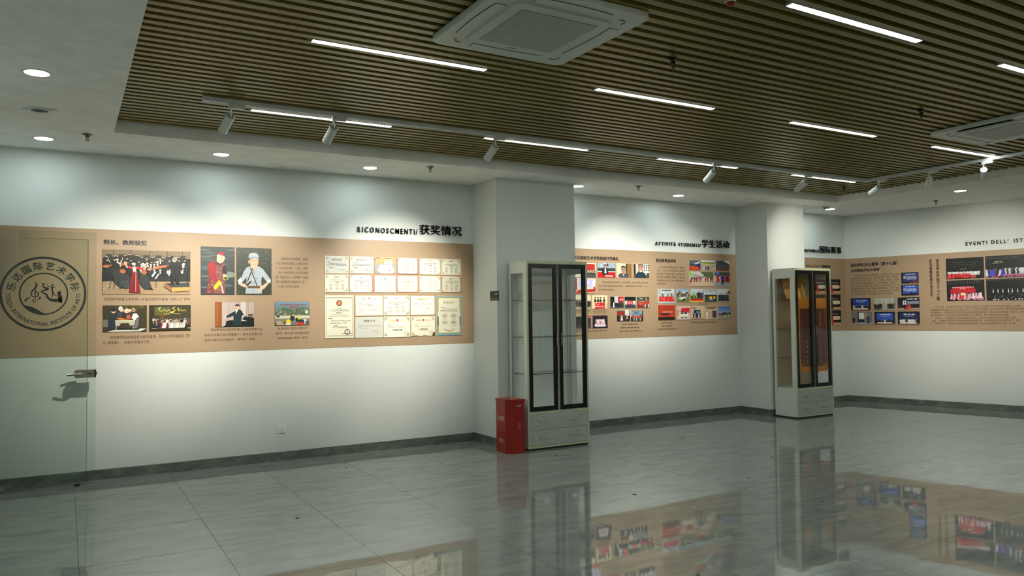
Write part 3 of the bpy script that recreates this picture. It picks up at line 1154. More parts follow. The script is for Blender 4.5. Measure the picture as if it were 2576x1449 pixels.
for i in range(100):
    x = -w / 2 + w * (i + .5) / 100
    fr.box(x - .0022, x + .0022, -.0125, -.0111, hh - .145 - rng.uniform(0, .012), hh - .07)
tag(obj('valance_thread', fr, GOLD, o), kind='stuff')


def vertical(mb, text, cx, ztop, size, pitch, y, bold=.01, sx=1.0):
    for i, ch in enumerate(text):
        vs, fs, adv = glyph(ch, bold)
        zb = ztop - i * pitch - size * .84
        mb.add([(cx + (v[0] - .5) * size * sx, y, zb + v[1] * size) for v in vs], fs)


m = MB()
vertical(m, '石家庄学院二〇二三年运动会', w / 2 - .165, hh - .19, .048, .0575, -.0072)
vertical(m, '体育道德风尚奖', -.03, hh - .26, .085, .098, -.0072)
vertical(m, '石家庄学院', -w / 2 + .165, hh - .60, .046, .072, -.0072)
vertical(m, '二〇二三年四月', -w / 2 + .108, hh - .61, .036, .052, -.0072)
obj('lettering', m, GTHR, pen)

# gold award plaque leaning back on the top shelf
t = thing('award_plaque', 'gold award plaque leaning on the top shelf above the pennant', 'plaque', (8.925, 7.49, 1.677), R(-7))
pw, ph, lean = .43, .375, R(20)
rot = Matrix.Rotation(-lean, 4, 'X')
GP = mat('gold foil plaque', (205, 150, 42), 0.42, 0.15, var=0.12, scale=9)
obj('backing_frame', MB().box(0, pw, .0, .014, 0, ph).xform(rot), mat('dark brown plaque frame', (70, 40, 20), 0.4), t)
obj('gold_face', MB().box(.008, pw - .008, -.003, .0, .008, ph - .008).xform(rot), GP, t)
m = text_mb('荣誉', pw * .36, ph * .50, pw * .64, ph * .66, -.0035, .01)
obj('lettering', m.xform(rot), mat('red brown print', (120, 50, 24), 0.5), t)

# ================================================================ RED EXTINGUISHER BOX
RED = mat('red enamel', (150, 26, 20), 0.32, var=0.03)
bx0, bx1, by0, by1, bh = 4.140, 4.345, 7.205, 7.475, .588
t = thing('extinguisher_box', 'red metal fire extinguisher box on the floor beside the empty cabinet', 'fire box', ((bx0 + bx1) / 2, (by0 + by1) / 2, 0))
bw, bd = bx1 - bx0, by1 - by0
base = [(bw / 2, -bd / 2 + .0), (bw / 2, bd / 2), (-bw / 2, bd / 2), (-bw / 2, -bd / 2 + .07), (-bw / 2 + .055, -bd / 2)]
obj('body', MB().prism(base, 0, bh - .03), RED, t)
lid = [(x * 1.06, y * 1.045) for x, y in base]
obj('lid', MB().prism(lid, bh - .032, bh - .008).prism([(x * .97, y * .97) for x, y in lid], bh - .0085, bh - .002), RED, t)
WP = mat('white stencil paint', (210, 196, 190), 0.5)


def side_text(text, ya, yb, za, zb):
    mb = text_mb(text, 0, za, abs(yb - ya), zb, 0, .01)
    mb.v = [(-bw / 2 - .0015, ya - x, z) for x, y, z in mb.v]
    return mb


obj('lettering', side_text('灭火器箱', bd / 2 - .02, -bd / 2 + .085, .365, .40), WP, t)
obj('lettering', MB().box(-bw / 2 - .0014, -bw / 2 - .0006, -bd / 2 + .085, bd / 2 - .02, .352, .356), WP, t)
obj('lettering', side_text('火警119', bd / 2 - .05, -bd / 2 + .09, .125, .155), WP, t)
obj('lettering', MB().box(-bw / 2 - .0014, -bw / 2 - .0006, -bd / 2 + .09, bd / 2 - .05, .113, .116), WP, t)
m = MB()
vertical(m, '使用方法', .045, .33, .014, .019, -bd / 2 - .0012)
vertical(m, '先拉后按', .028, .33, .014, .019, -bd / 2 - .0012)
obj('lettering', m, WP, t)
hp = MB().plate([(a + .03, b + .512) for a, b in rounded(.085, .034, .016)], -bd / 2 - .006, -bd / 2)
o = obj('hasp_plate', hp, RED, t)
obj('lettering', text_mb('拉开', .0, .506, .06, .526, -bd / 2 - .0066, .02), WP, o)
pg = thing('paper_scrap', 'small yellow paper scrap lying on the red box lid', 'paper', ((bx0 + bx1) / 2 + .01, (by0 + by1) / 2 - .03, bh - .0018))
obj('sheet', MB().add([(-.03, -.02, .0), (.035, -.03, .002), (.02, .035, .004), (-.02, .02, .018), (-.028, .0, .012), (.0, .0, .001)], [(0, 1, 5), (1, 2, 5), (2, 3, 5), (3, 4, 5), (4, 0, 5)]), mat('yellow paper', (206, 160, 40), 0.7), pg)
obj('tag_corner', MB().add([(.012, .0, .0045), (.045, -.012, .003), (.04, .008, .003)], [(0, 1, 2)]), mat('pale paper', (205, 198, 170), 0.7), pg)

# ================================================================ SMALL WALL FITTINGS
def socket(px, py, label):
    u, z = P_LEFT.uz(px, py)
    t = thing('wall_socket', label, 'socket', (u, Y_WALL, z))
    o = obj('plate', MB().plate(rounded(.086, .086, .008, 3), -.009, 0), WHITE, t)
    obj('insert', MB().plate(rounded(.062, .062, .004, 3), -.0105, -.0091), WHITE, t)
    for x, z, a in ((-.009, .014, 0), (.009, .014, 0), (0, -.014, 0), (-.011, -.012, 35), (.011, -.012, -35)):
        m = MB().box(-.0015, .0015, -.0111, -.0104, -.005, .005).xform(Matrix.Translation((x, 0, z)) @ Matrix.Rotation(R(a), 4, 'Y'))
        obj('contact_slot', m, DARK, t)


socket(708, 1078.5, 'white wall socket on the long wall below the first panel')
socket(1715.5, 995, 'white wall socket on the wall between the two pillars')

p0, p1 = at(1234, 735.5, 'x', PIL1[0]), at(1255.2, 752.5, 'x', PIL1[0])
sy0, sy1 = p1.y, p0.y
sw, sh = sy1 - sy0, .105
t = thing('wall_sign', 'small black plaque with a no smoking symbol on the pillar side', 'sign', (PIL1[0], (sy0 + sy1) / 2, 1.732), R(-90))
o = obj('plate', MB().plate(rounded(sw, sh, .008, 3), -.006, 0), mat('matt black sign', (12, 12, 12), 0.6), t)
GREY = mat('silver sign print', (170, 172, 170), 0.4)
m = text_mb('禁止吸烟', -.01, .004, sw / 2 - .02, .032, -.0066, .01)
obj('lettering', m, GREY, t)
obj('lettering', text_mb('NO SMOKING', .012, -.014, sw / 2 - .04, -.007, -.0066, .01), GREY, t)
m = MB()
for i in range(12):
    a0, a1 = R(-110 + i * 13), R(-110 + (i + 1) * 13)
    c0, r0 = (-.055, .005), .018
    m.add([(c0[0] + r0 * math.cos(a0), -.0066, c0[1] + r0 * math.sin(a0)), (c0[0] + (r0 + .005) * math.cos(a0), -.0066, c0[1] + (r0 + .005) * math.sin(a0)),
           (c0[0] + (r0 + .005) * math.cos(a1), -.0066, c0[1] + (r0 + .005) * math.sin(a1)), (c0[0] + r0 * math.cos(a1), -.0066, c0[1] + r0 * math.sin(a1))], [(0, 1, 2, 3)])
obj('symbol', m, GREY, t)
obj('stripe', MB().box(-sw / 2 + .008, sw / 2 - .008, -.0068, -.0061, -.036, -.030), mat('champagne stripe', (190, 160, 140), 0.3, 0.5), t)

# scraps on the floor
rng = random.Random(21)
for px, py, L, col, lb in ((1398, 1147, .05, DARK, 'thin black scrap on the floor before the empty cabinet'),
                           (1596, 1244, .035, mat('green leaf scrap', (70, 96, 40), 0.6), 'small green scrap on the floor along a tile joint'),
                           (1883, 1203, .02, DARK, 'tiny dark speck on the floor among the reflections'),
                           (2068, 1262, .035, DARK, 'dark scrap on the floor before the pennant cabinet'),
                           (871, 1176, .03, mat('brown scrap', (84, 70, 42), 0.7), 'small brown scrap on the floor below the first panel'),
                           (748, 1304, .03, DARK, 'thin dark sliver on the floor in mid room'),
                           (1943, 1150, .02, DARK, 'tiny dark speck on the floor near the second pillar'),
                           (1755, 1447, .03, mat('green leaf scrap', (70, 96, 40), 0.6), 'thin green sliver on the floor by a tile joint')):
    p = at(px, py, 'z', 0)
    L *= .7
    m = MB().add([(-L, -.004, 0), (-L * .2, -.007, .0), (L, -.002, 0), (L * .8, .005, 0), (0, .007, .0), (-L * .9, .003, 0), (-L * .3, 0, .006), (L * .4, 0, .005)],
                 [(0, 1, 6), (1, 2, 7), (1, 7, 6), (2, 3, 7), (3, 4, 7), (4, 6, 7), (4, 5, 6), (5, 0, 6), (5, 4, 3, 2, 1, 0)])
    tag(obj('floor_scrap', m, col, None, (p.x, p.y, .0012), rng.uniform(0, 3)), lb, 'scrap')

# ================================================================ PRINTED PICTURES
class Art:
    """flat print built up of thin coloured pieces; x, y run 0..1, y up"""

    def __init__(s, w, h, bg, seed=1):
        s.w, s.h, s.items, s.r = w, h, [], random.Random(seed)
        s.asp = w / h
        s.rect(0, 0, 1, 1, bg)

    def put(s, pts, faces, c):
        s.items.append(([(min(1, max(0, x)), min(1, max(0, y))) for x, y in pts], faces, c))

    def rect(s, x0, y0, x1, y1, c):
        s.put([(x0, y0), (x1, y0), (x1, y1), (x0, y1)], [(0, 1, 2, 3)], c)

    def poly(s, pts, c):
        s.put(pts, [tuple(range(len(pts)))], c)

    def ell(s, x, y, rx, ry, c, n=12):
        s.poly([(x + rx * math.cos(2 * math.pi * i / n), y + ry * math.sin(2 * math.pi * i / n)) for i in range(n)], c)

    def circ(s, x, y, r, c, n=14):
        s.ell(x, y, r / s.asp, r, c, n)

    def line(s, x0, y0, x1, y1, t, c):
        dx, dy = (x1 - x0) * s.asp, y1 - y0
        L = math.hypot(dx, dy) or 1
        nx, ny = -dy / L * t / 2 / s.asp, dx / L * t / 2
        s.poly([(x0 - nx, y0 - ny), (x1 - nx, y1 - ny), (x1 + nx, y1 + ny), (x0 + nx, y0 + ny)], c)

    def hoop(s, x, y, r, t, c, n=22):
        pts = []
        for i in range(n):
            a = 2 * math.pi * i / n
            pts += [(x + (r - t) / s.asp * math.cos(a), y + (r - t) * math.sin(a)), (x + r / s.asp * math.cos(a), y + r * math.sin(a))]
        s.put(pts, [(2 * i, 2 * i + 1, (2 * i + 3) % (2 * n), (2 * i + 2) % (2 * n)) for i in range(n)], c)

    def grad(s, x0, y0, x1, y1, ct, cb, n=8):
        for i in range(n):
            f = (i + .5) / n
            s.rect(x0, y0 + (y1 - y0) * i / n, x1, y0 + (y1 - y0) * (i + 1) / n, tuple(cb[k] + (ct[k] - cb[k]) * f for k in range(3)))

    def jit(s, c, a=14):
        d = s.r.uniform(-a, a)
        return tuple(max(0, min(255, v + d)) for v in c)

    def blobs(s, n, x0, y0, x1, y1, r, cols, flat=1.0):
        for _ in range(n):
            s.ell(s.r.uniform(x0, x1), s.r.uniform(y0, y1), s.r.uniform(.5, 1) * r / s.asp, s.r.uniform(.5, 1) * r * flat, s.jit(s.r.choice(cols)), 7)

    def person(s, x, y, h, c, legs=None, skin=(226, 186, 158), hair=(30, 24, 22), dress=False, wide=1.0):
        """standing figure, feet at y, of height h (share of the picture height)"""
        w = h / s.asp * .13 * wide
        if dress:
            s.poly([(x - w * 1.7, y), (x + w * 1.7, y), (x + w * .75, y + h * .55), (x + w * .95, y + h * .82), (x - w * .95, y + h * .82), (x - w * .75, y + h * .55)], c)
        else:
            lc = legs or c
            s.poly([(x - w, y), (x - w * .2, y), (x, y + h * .42), (x + w * .2, y), (x + w, y), (x + w * .9, y + h * .5), (x - w * .9, y + h * .5)], lc)
            s.poly([(x - w * .95, y + h * .46), (x + w * .95, y + h * .46), (x + w * 1.25, y + h * .8), (x + w * .4, y + h * .86), (x - w * .4, y + h * .86), (x - w * 1.25, y + h * .8)], c)
            for sd in (-1, 1):
                s.poly([(x + sd * w * 1.2, y + h * .8), (x + sd * w * 1.6, y + h * .48), (x + sd * w * 1.25, y + h * .46), (x + sd * w * .85, y + h * .74)], s.jit(c, 8))
        s.ell(x, y + h * .925, h * .058 / s.asp, h * .072, skin, 8)
        s.poly([(x - h * .06 / s.asp, y + h * .93), (x + h * .06 / s.asp, y + h * .93), (x + h * .045 / s.asp, y + h * .995), (x - h * .045 / s.asp, y + h * .995)], hair)

    def crowd(s, n, x0, x1, y, h, cols, dress=False, legs=None, dy=.0, wide=1.0):
        for i in range(n):
            s.person(x0 + (x1 - x0) * (i + .5) / n + s.r.uniform(-.3, .3) / n * (x1 - x0), y + s.r.uniform(-dy, dy), h * s.r.uniform(.92, 1.06), s.jit(s.r.choice(cols)), legs, dress=dress, wide=wide)

    def heads(s, n, x0, x1, y, r, cols):
        for i in range(n):
            x = x0 + (x1 - x0) * (i + .5) / n
            s.ell(x, y - r * 1.3, r * 1.5 / s.asp, r * 1.2, s.jit(s.r.choice(cols)), 8)
            s.circ(x, y, r * .8, s.jit((216, 178, 150)), 8)
            s.ell(x, y + r * .45, r * .8 / s.asp, r * .5, (28, 24, 22), 8)

    def text(s, t, x0, y0, x1, y1, c, bold=.01):
        lay, _ = layout(t, bold)
        xs = [x + v[0] for x, vs, f in lay for v in vs]
        ys = [v[1] for x, vs, f in lay for v in vs]
        sx, sy = (x1 - x0) / (max(xs) - min(xs)), (y1 - y0) / (max(ys) - min(ys))
        pts, fc = [], []
        for x, vs, fs in lay:
            b = len(pts)
            pts += [(x0 + (x + v[0] - min(xs)) * sx, y0 + (v[1] - min(ys)) * sy) for v in vs]
            fc += [tuple(b + i for i in q) for q in fs]
        s.put(pts, fc, c)

    def scribble(s, x0, x1, y, t, c):
        """a line of print too small to read"""
        pts, fc, x = [], [], x0
        while x < x1:
            L = s.r.uniform(.012, .05)
            e = min(x1, x + L)
            a = t * s.r.uniform(.6, 1)
            b = len(pts)
            pts += [(x, y - a / 2), (e, y - a / 2), (e, y + a / 2), (x, y + a / 2)]
            fc.append((b, b + 1, b + 2, b + 3))
            x = e + s.r.uniform(.003, .012)
        s.put(pts, fc, c)

    def stamp(s, x, y, r, c, bar=True):
        s.hoop(x, y, r, r * .12, c)
        s.hoop(x, y, r * .62, r * .08, c, 14)
        if bar:
            s.scribble(x - r * 1.25 / s.asp, x + r * 1.25 / s.asp, y, r * .26, c)

    def mesh(s, name):
        vs, fs, cols = [], [], []
        for k, (pts, faces, c) in enumerate(s.items):
            b, y = len(vs), -.00003 * (k + 1)
            vs += [((px - .5) * s.w, y, py * s.h) for px, py in pts]
            lc = (*lin(c), 1.0)
            for q in faces:
                fs.append(tuple(b + i for i in q))
                cols += list(lc) * len(q)
        me = bpy.data.meshes.new(name)
        me.from_pydata(vs, [], fs)
        me.materials.append(PRINT)
        at_ = me.color_attributes.new('Col', 'FLOAT_COLOR', 'CORNER')
        at_.data.foreach_set('color', cols)
        me.update()
        return me


PANEL_T = .003


def picture(plane, box, art_fn, label, cat='photo', group=None, name='photo_board', thick=.008, bg=(60, 60, 56), seed=None, edge=None):
    u0, z0, u1, z1 = box
    w, h = abs(u1 - u0), abs(z1 - z0)
    c = plane.pt((u0 + u1) / 2, min(z0, z1), PANEL_T)
    e = .0012
    m = MB().box(-w / 2, w / 2, -thick + e, 0, 0, h)
    m.add([(-w / 2, -thick + e, 0), (w / 2, -thick + e, 0), (w / 2, -thick + e, h), (-w / 2, -thick + e, h),
           (-w / 2 + e, -thick, e), (w / 2 - e, -thick, e), (w / 2 - e, -thick, h - e), (-w / 2 + e, -thick, h - e)],
          [(0, 1, 5, 4), (1, 2, 6, 5), (2, 3, 7, 6), (3, 0, 4, 7), (4, 5, 6, 7)])
    o = tag(obj(name, m, edge or BOARD, None, c, plane.ang), label, cat, group)
    a = Art(w - 2 * e, h - 2 * e, bg, seed if seed is not None else sum(map(ord, label)) % 997)
    art_fn(a)
    link('print', a.mesh('print'), o, (0, -thick - .0001, e))
    return o


SKIN, HAIR, BLK_, WHT = (226, 186, 158), (30, 24, 22), (28, 28, 28), (238, 236, 230)


# ---- first panel
def art_orchestra(a):
    a.rect(0, .62, 1, 1, (128, 110, 84))
    for x in (.11, .3, .52, .72, .9):
        a.rect(x, .85, x + .012, 1, (96, 82, 62))
    a.rect(0, .0, 1, .34, (168, 142, 108))
    for i in range(9):
        y = .02 + i * .034
        a.rect(0, y, 1, y + .004, (140, 114, 84))
    for i in range(40):
        x, y = a.r.uniform(0, .95), a.r.uniform(0, .3)
        a.rect(x, y, x + a.r.uniform(.01, .03), y + .03, a.jit((186, 162, 128), 18))
    a.rect(0, .30, 1, .78, (36, 38, 34))
    for i in range(7):
        a.rect(.03 + i * .14, .80 + a.r.uniform(-.02, .04), .10 + i * .14, .90, (44, 54, 46))
    for row, (y, h, n) in enumerate(((.56, .34, 15), (.44, .36, 14))):
        a.crowd(n, .02, .98, y, h, [(34, 34, 32), (30, 32, 30), (40, 40, 38)], dy=.03, wide=1.4)
    for i in range(26):
        x, y = a.r.uniform(.03, .97), a.r.uniform(.5, .8)
        a.circ(x, y, .026, a.jit((224, 190, 164)), 8)
        a.rect(x - .006, y - .08, x + .008, y - .03, (226, 224, 214))
    for i in range(9):
        x, y = a.r.uniform(.02, .95), a.r.uniform(.55, .68)
        a.ell(x, y, .035, .028, a.jit((196, 112, 70)), 8)
        a.line(x, y, x + .06, y + .03, .014, (176, 100, 60))
    for x0, y0, x1, y1 in ((.05, .84, .08, .7), (.22, .84, .2, .7), (.44, .7, .48, .6), (.6, .76, .61, .63), (.5, .68, .53, .55)):
        a.line(x0, y0, x1, y1, .008, (230, 226, 214))
    # seated players in front
    a.poly([(.03, .3), (.12, .42), (.14, .62), (.05, .6), (.0, .5), (0, .3)], (34, 36, 36))
    a.poly([(.12, .28), (.2, .14), (.3, .16), (.32, .35), (.24, .5), (.2, .62), (.13, .64), (.1, .5)], (50, 52, 50))
    a.ell(.15, .63, .04, .075, (34, 28, 24), 10)
    a.poly([(.2, .3), (.28, .32), (.31, .14), (.25, .12)], (66, 68, 66))
    a.poly([(.4, .28), (.46, .12), (.55, .12), (.52, .34), (.46, .5), (.41, .5)], (54, 56, 54))
    a.poly([(.5, .14), (.57, .1), (.54, .16)], (24, 24, 24))
    a.ell(.22, .52, .035, .05, (190, 96, 60), 9)
    a.ell(.46, .5, .03, .05, (190, 100, 66), 9)
    for x in (.12, .18, .07):
        a.line(x, .12, x + .03, .34, .012, (84, 86, 84))
    a.poly([(.54, .42), (.58, .53), (.6, .52), (.56, .4)], (236, 234, 228))
    a.poly([(.58, .36), (.62, .48), (.635, .47), (.595, .35)], (236, 234, 228))
    a.rect(.595, .16, .6, .4, (60, 60, 58))
    # singer in a red gown
    a.poly([(.29, .04), (.42, .03), (.4, .3), (.38, .52), (.32, .52), (.31, .3)], (134, 24, 30))
    a.poly([(.33, .05), (.345, .05), (.36, .5), (.35, .5)], (112, 18, 24))
    a.poly([(.25, .62), (.33, .56), (.4, .58), (.47, .54), (.46, .6), (.4, .63), (.32, .62), (.27, .65)], (206, 42, 62))
    a.line(.27, .6, .235, .74, .03, SKIN)
    a.line(.45, .57, .49, .64, .026, SKIN)
    a.poly([(.325, .62), (.37, .62), (.36, .52), (.345, .5), (.335, .52)], (230, 200, 180))
    a.circ(.34, .70, .042, (232, 200, 178), 12)
    a.ell(.34, .725, .026, .032, (34, 24, 22), 10)
    a.circ(.34, .69, .034, (238, 208, 188), 10)
    a.line(.365, .06, .365, .58, .007, (216, 212, 204))
    # conductor on his podium
    a.poly([(.70, .26), (.78, .16), (.99, .18), (.99, .28)], (60, 64, 66))
    a.poly([(.70, .26), (.78, .16), (.78, .06), (.69, .18)], (148, 100, 58))
    a.poly([(.78, .16), (.99, .18), (.99, .085), (.78, .06)], (196, 150, 84))
    a.poly([(.765, .52), (.77, .72), (.83, .78), (.88, .72), (.9, .62), (.86, .55), (.87, .22), (.83, .22), (.82, .38), (.8, .22), (.765, .22), (.775, .4)], (24, 26, 28))
    a.line(.86, .68, .90, .56, .05, (26, 28, 30))
    a.poly([(.765, .58), (.73, .66), (.75, .68), (.79, .62)], (28, 30, 32))
    a.circ(.81, .80, .05, (214, 178, 150), 10)
    a.ell(.818, .815, .028, .05, (150, 140, 128), 10)
    a.rect(.965, .16, .972, .56, (30, 30, 30))
    a.rect(.72, .48, .755, .55, (224, 224, 216))


def art_opera_table(a):
    a.rect(0, 0, 1, 1, (62, 56, 36))
    a.blobs(14, .45, .8, 1, 1, .09, [(96, 86, 34), (80, 74, 40)])
    a.rect(0, 0, 1, .16, (58, 54, 40))
    a.poly([(.1, .0), (.85, .0), (1, .1), (.7, .14), (.3, .1)], (206, 202, 186))
    a.poly([(.12, .08), (.8, .06), (.86, .12), (.2, .16)], (30, 28, 22))
    a.rect(.0, .18, .11, .46, (116, 112, 92))
    a.poly([(.1, .12), (.12, .4), (.13, .62), (.22, .74), (.30, .7), (.28, .5), (.3, .12)], (44, 52, 62))
    a.circ(.235, .78, .075, SKIN)
    a.ell(.232, .82, .05, .06, (34, 30, 28))
    for x, y, c in ((.42, .62, (60, 66, 74)), (.52, .58, (52, 44, 38)), (.62, .6, (70, 58, 48)), (.69, .62, (64, 50, 44))):
        a.ell(x, y, .09, .2, c)
        a.circ(x, y + .2, .07, SKIN)
    a.ell(.395, .88, .05, .09, (226, 222, 210))
    a.circ(.41, .85, .05, SKIN)
    a.ell(.54, .80, .055, .08, (224, 218, 204))
    a.circ(.55, .76, .05, SKIN)
    a.ell(.68, .82, .05, .05, (150, 130, 96))
    a.poly([(.3, .52), (.42, .53), (.56, .45), (.5, .42), (.36, .45)], (196, 122, 40))
    a.ell(.58, .55, .06, .09, (180, 96, 60))
    a.poly([(.65, .5), (.68, .68), (.76, .7), (.82, .56), (.78, .44), (.7, .44)], (228, 226, 216))
    a.poly([(.75, .5), (.82, .56), (.81, .3), (.78, .14), (.71, .14), (.73, .34)], (112, 112, 112))
    a.poly([(.27, .42), (.73, .4), (.71, .25), (.62, .22), (.58, .32), (.4, .32), (.37, .22), (.28, .22)], (188, 182, 150))
    a.rect(.27, .40, .73, .435, (220, 216, 190))
    a.rect(.29, .08, .31, .24, (160, 156, 130))
    a.rect(.68, .1, .7, .26, (160, 156, 130))


def art_curtain_call(a):
    a.rect(0, 0, 1, 1, (46, 42, 28))
    a.rect(.12, .42, .98, .97, (60, 56, 36))
    a.grad(.12, .6, .5, .92, (86, 92, 70), (96, 88, 34), 5)
    a.circ(.3, .56, .06, (120, 70, 34))
    def sg(pts, t):
        for p, q in zip(pts, pts[1:]):
            a.line(*p, *q, t, (206, 182, 84))
    sg([(.2, .85), (.26, .93), (.23, .80), (.3, .76), (.36, .82), (.42, .76), (.47, .82), (.5, .78)], .022)
    sg([(.62, .93), (.55, .88), (.62, .8), (.56, .7), (.5, .73), (.6, .76)], .03)
    sg([(.66, .8), (.7, .9), (.71, .76), (.76, .84), (.79, .76), (.84, .82), (.88, .76)], .02)
    sg([(.34, .64), (.5, .70), (.74, .65)], .018)
    a.rect(0, 0, 1, .09, (50, 40, 22))
    a.rect(.06, .085, 1, .105, (196, 180, 130))
    a.crowd(20, .05, .98, .28, .22, [(34, 32, 32), (40, 40, 44), (60, 40, 34), (190, 186, 176)], wide=1.3)
    a.crowd(20, .12, .97, .2, .26, [(220, 218, 210), (40, 36, 36), (90, 50, 44), (150, 140, 120)], wide=1.4)
    a.crowd(14, .2, .93, .11, .24, [(226, 224, 216), (44, 44, 60), (196, 192, 180), (110, 30, 36)], dress=True, wide=1.3)


def art_red_robe(a):
    a.grad(0, 0, 1, 1, (70, 76, 74), (52, 60, 62), 8)
    for i in range(26):
        a.ell(a.r.uniform(.05, .95), a.r.uniform(.1, .95), .2, .02, a.jit((88, 96, 92), 10), 9)
    a.ell(.85, .42, .2, .06, (128, 138, 130))
    a.poly([(.14, .02), (.2, .25), (.2, .55), (.26, .66), (.42, .70), (.62, .68), (.74, .58), (.76, .42), (.7, .34), (.72, .02)], (128, 78, 72))
    a.poly([(.14, .02), (.2, .25), (.2, .55), (.3, .5), (.34, .2), (.4, .02)], (120, 54, 54))
    for i in range(36):
        a.ell(a.r.uniform(.22, .68), a.r.uniform(.05, .62), .035, .016, a.jit((140, 96, 88), 20), 7)
    a.poly([(.2, .62), (.32, .72), (.46, .6), (.42, .42), (.52, .3), (.44, .24), (.26, .42)], (156, 40, 46))
    a.poly([(.64, .6), (.72, .62), (.78, .44), (.7, .38), (.62, .5)], (60, 40, 40))
    a.poly([(.36, .16), (.52, .3), (.6, .27), (.58, .22), (.46, .12), (.4, .1)], (242, 206, 32))
    a.poly([(.56, .24), (.6, .24), (.68, .03), (.63, .02)], (226, 180, 160))
    a.ell(.7, .40, .06, .03, SKIN)
    a.hoop(.73, .35, .05, .012, (220, 190, 50))
    a.line(.40, .66, .62, .63, .05, (84, 50, 50))
    a.poly([(.46, .70), (.47, .84), (.52, .86), (.68, .84), (.71, .76), (.66, .69), (.56, .65)], (226, 184, 152))
    a.poly([(.44, .82), (.5, .85), (.68, .81), (.72, .80), (.70, .84), (.5, .88)], (48, 38, 48))
    a.poly([(.47, .85), (.54, .89), (.62, .90), (.69, .87), (.7, .82), (.5, .855)], (176, 44, 54))
    for x in (.53, .62):
        a.line(x - .02, .785, x + .02, .782, .006, (96, 60, 48))
    a.line(.55, .72, .62, .715, .006, (170, 96, 84))
    a.line(.575, .775, .565, .745, .006, (200, 152, 126))


def art_soldier(a):
    a.grad(0, 0, 1, 1, (72, 76, 66), (58, 62, 48), 8)
    for i in range(50):
        a.ell(a.r.uniform(0, 1), a.r.uniform(0, 1), .03, .014, a.jit((92, 96, 80), 16), 6)
    CL, CD = (176, 184, 190), (148, 156, 162)
    a.poly([(.24, .02), (.28, .3), (.22, .46), (.34, .6), (.52, .62), (.66, .6), (.74, .5), (.7, .3), (.72, .02)], CL)
    a.poly([(.14, .58 - .2), (.2, .5), (.28, .58), (.36, .6), (.3, .42), (.2, .3), (.12, .24), (.06, .3)], CL)
    a.poly([(.6, .6), (.74, .56), (.86, .44), (.98, .32), (.96, .26), (.86, .28), (.72, .40)], CL)
    a.poly([(.02, .3), (.1, .36), (.16, .28), (.1, .2), (.05, .22)], (206, 210, 210))
    a.poly([(.84, .30), (.98, .33), (.97, .26), (.88, .24)], (206, 210, 210))
    a.poly([(.1, .25), (.26, .22), (.30, .17), (.22, .155), (.1, .19)], SKIN)
    a.poly([(.88, .27), (.95, .27), (.8, .14), (.64, .05), (.58, .08), (.7, .18)], SKIN)
    a.poly([(.24, .2), (.4, .30), (.42, .27), (.30, .18)], (44, 44, 42))
    a.poly([(.38, .62), (.42, .58), (.5, .44), (.53, .46), (.44, .62)], CD)
    a.line(.46, .58, .30, .28, .022, (70, 56, 46))
    a.line(.38, .58, .58, .18, .022, (84, 66, 54))
    a.rect(.3, .135, .66, .185, (112, 78, 62))
    a.rect(.5, .33, .6, .36, CD)
    a.rect(.24, .34, .32, .37, CD)
    for y in (.08, .25, .42):
        a.circ(.46, y, .012, (60, 62, 62), 8)
    a.poly([(.4, .58), (.38, .68), (.36, .76), (.56, .82), (.62, .76), (.61, .66), (.56, .58), (.48, .54)], (228, 178, 146))
    a.ell(.35, .70, .03, .04, (214, 164, 132))
    a.poly([(.37, .74), (.4, .77), (.54, .80), (.62, .78), (.6, .8), (.48, .81), (.36, .78)], (40, 32, 28))
    a.poly([(.33, .78), (.34, .86), (.42, .90), (.54, .90), (.62, .85), (.62, .79), (.5, .815), (.38, .79)], CL)
    a.poly([(.36, .775), (.5, .815), (.62, .785), (.61, .765), (.5, .79), (.38, .755)], CD)
    for x in (.44, .56):
        a.line(x - .03, .735, x + .03, .74, .008, (70, 46, 38))
    a.line(.5, .645, .56, .645, .008, (176, 98, 84))
    a.line(.51, .72, .52, .68, .007, (196, 146, 116))


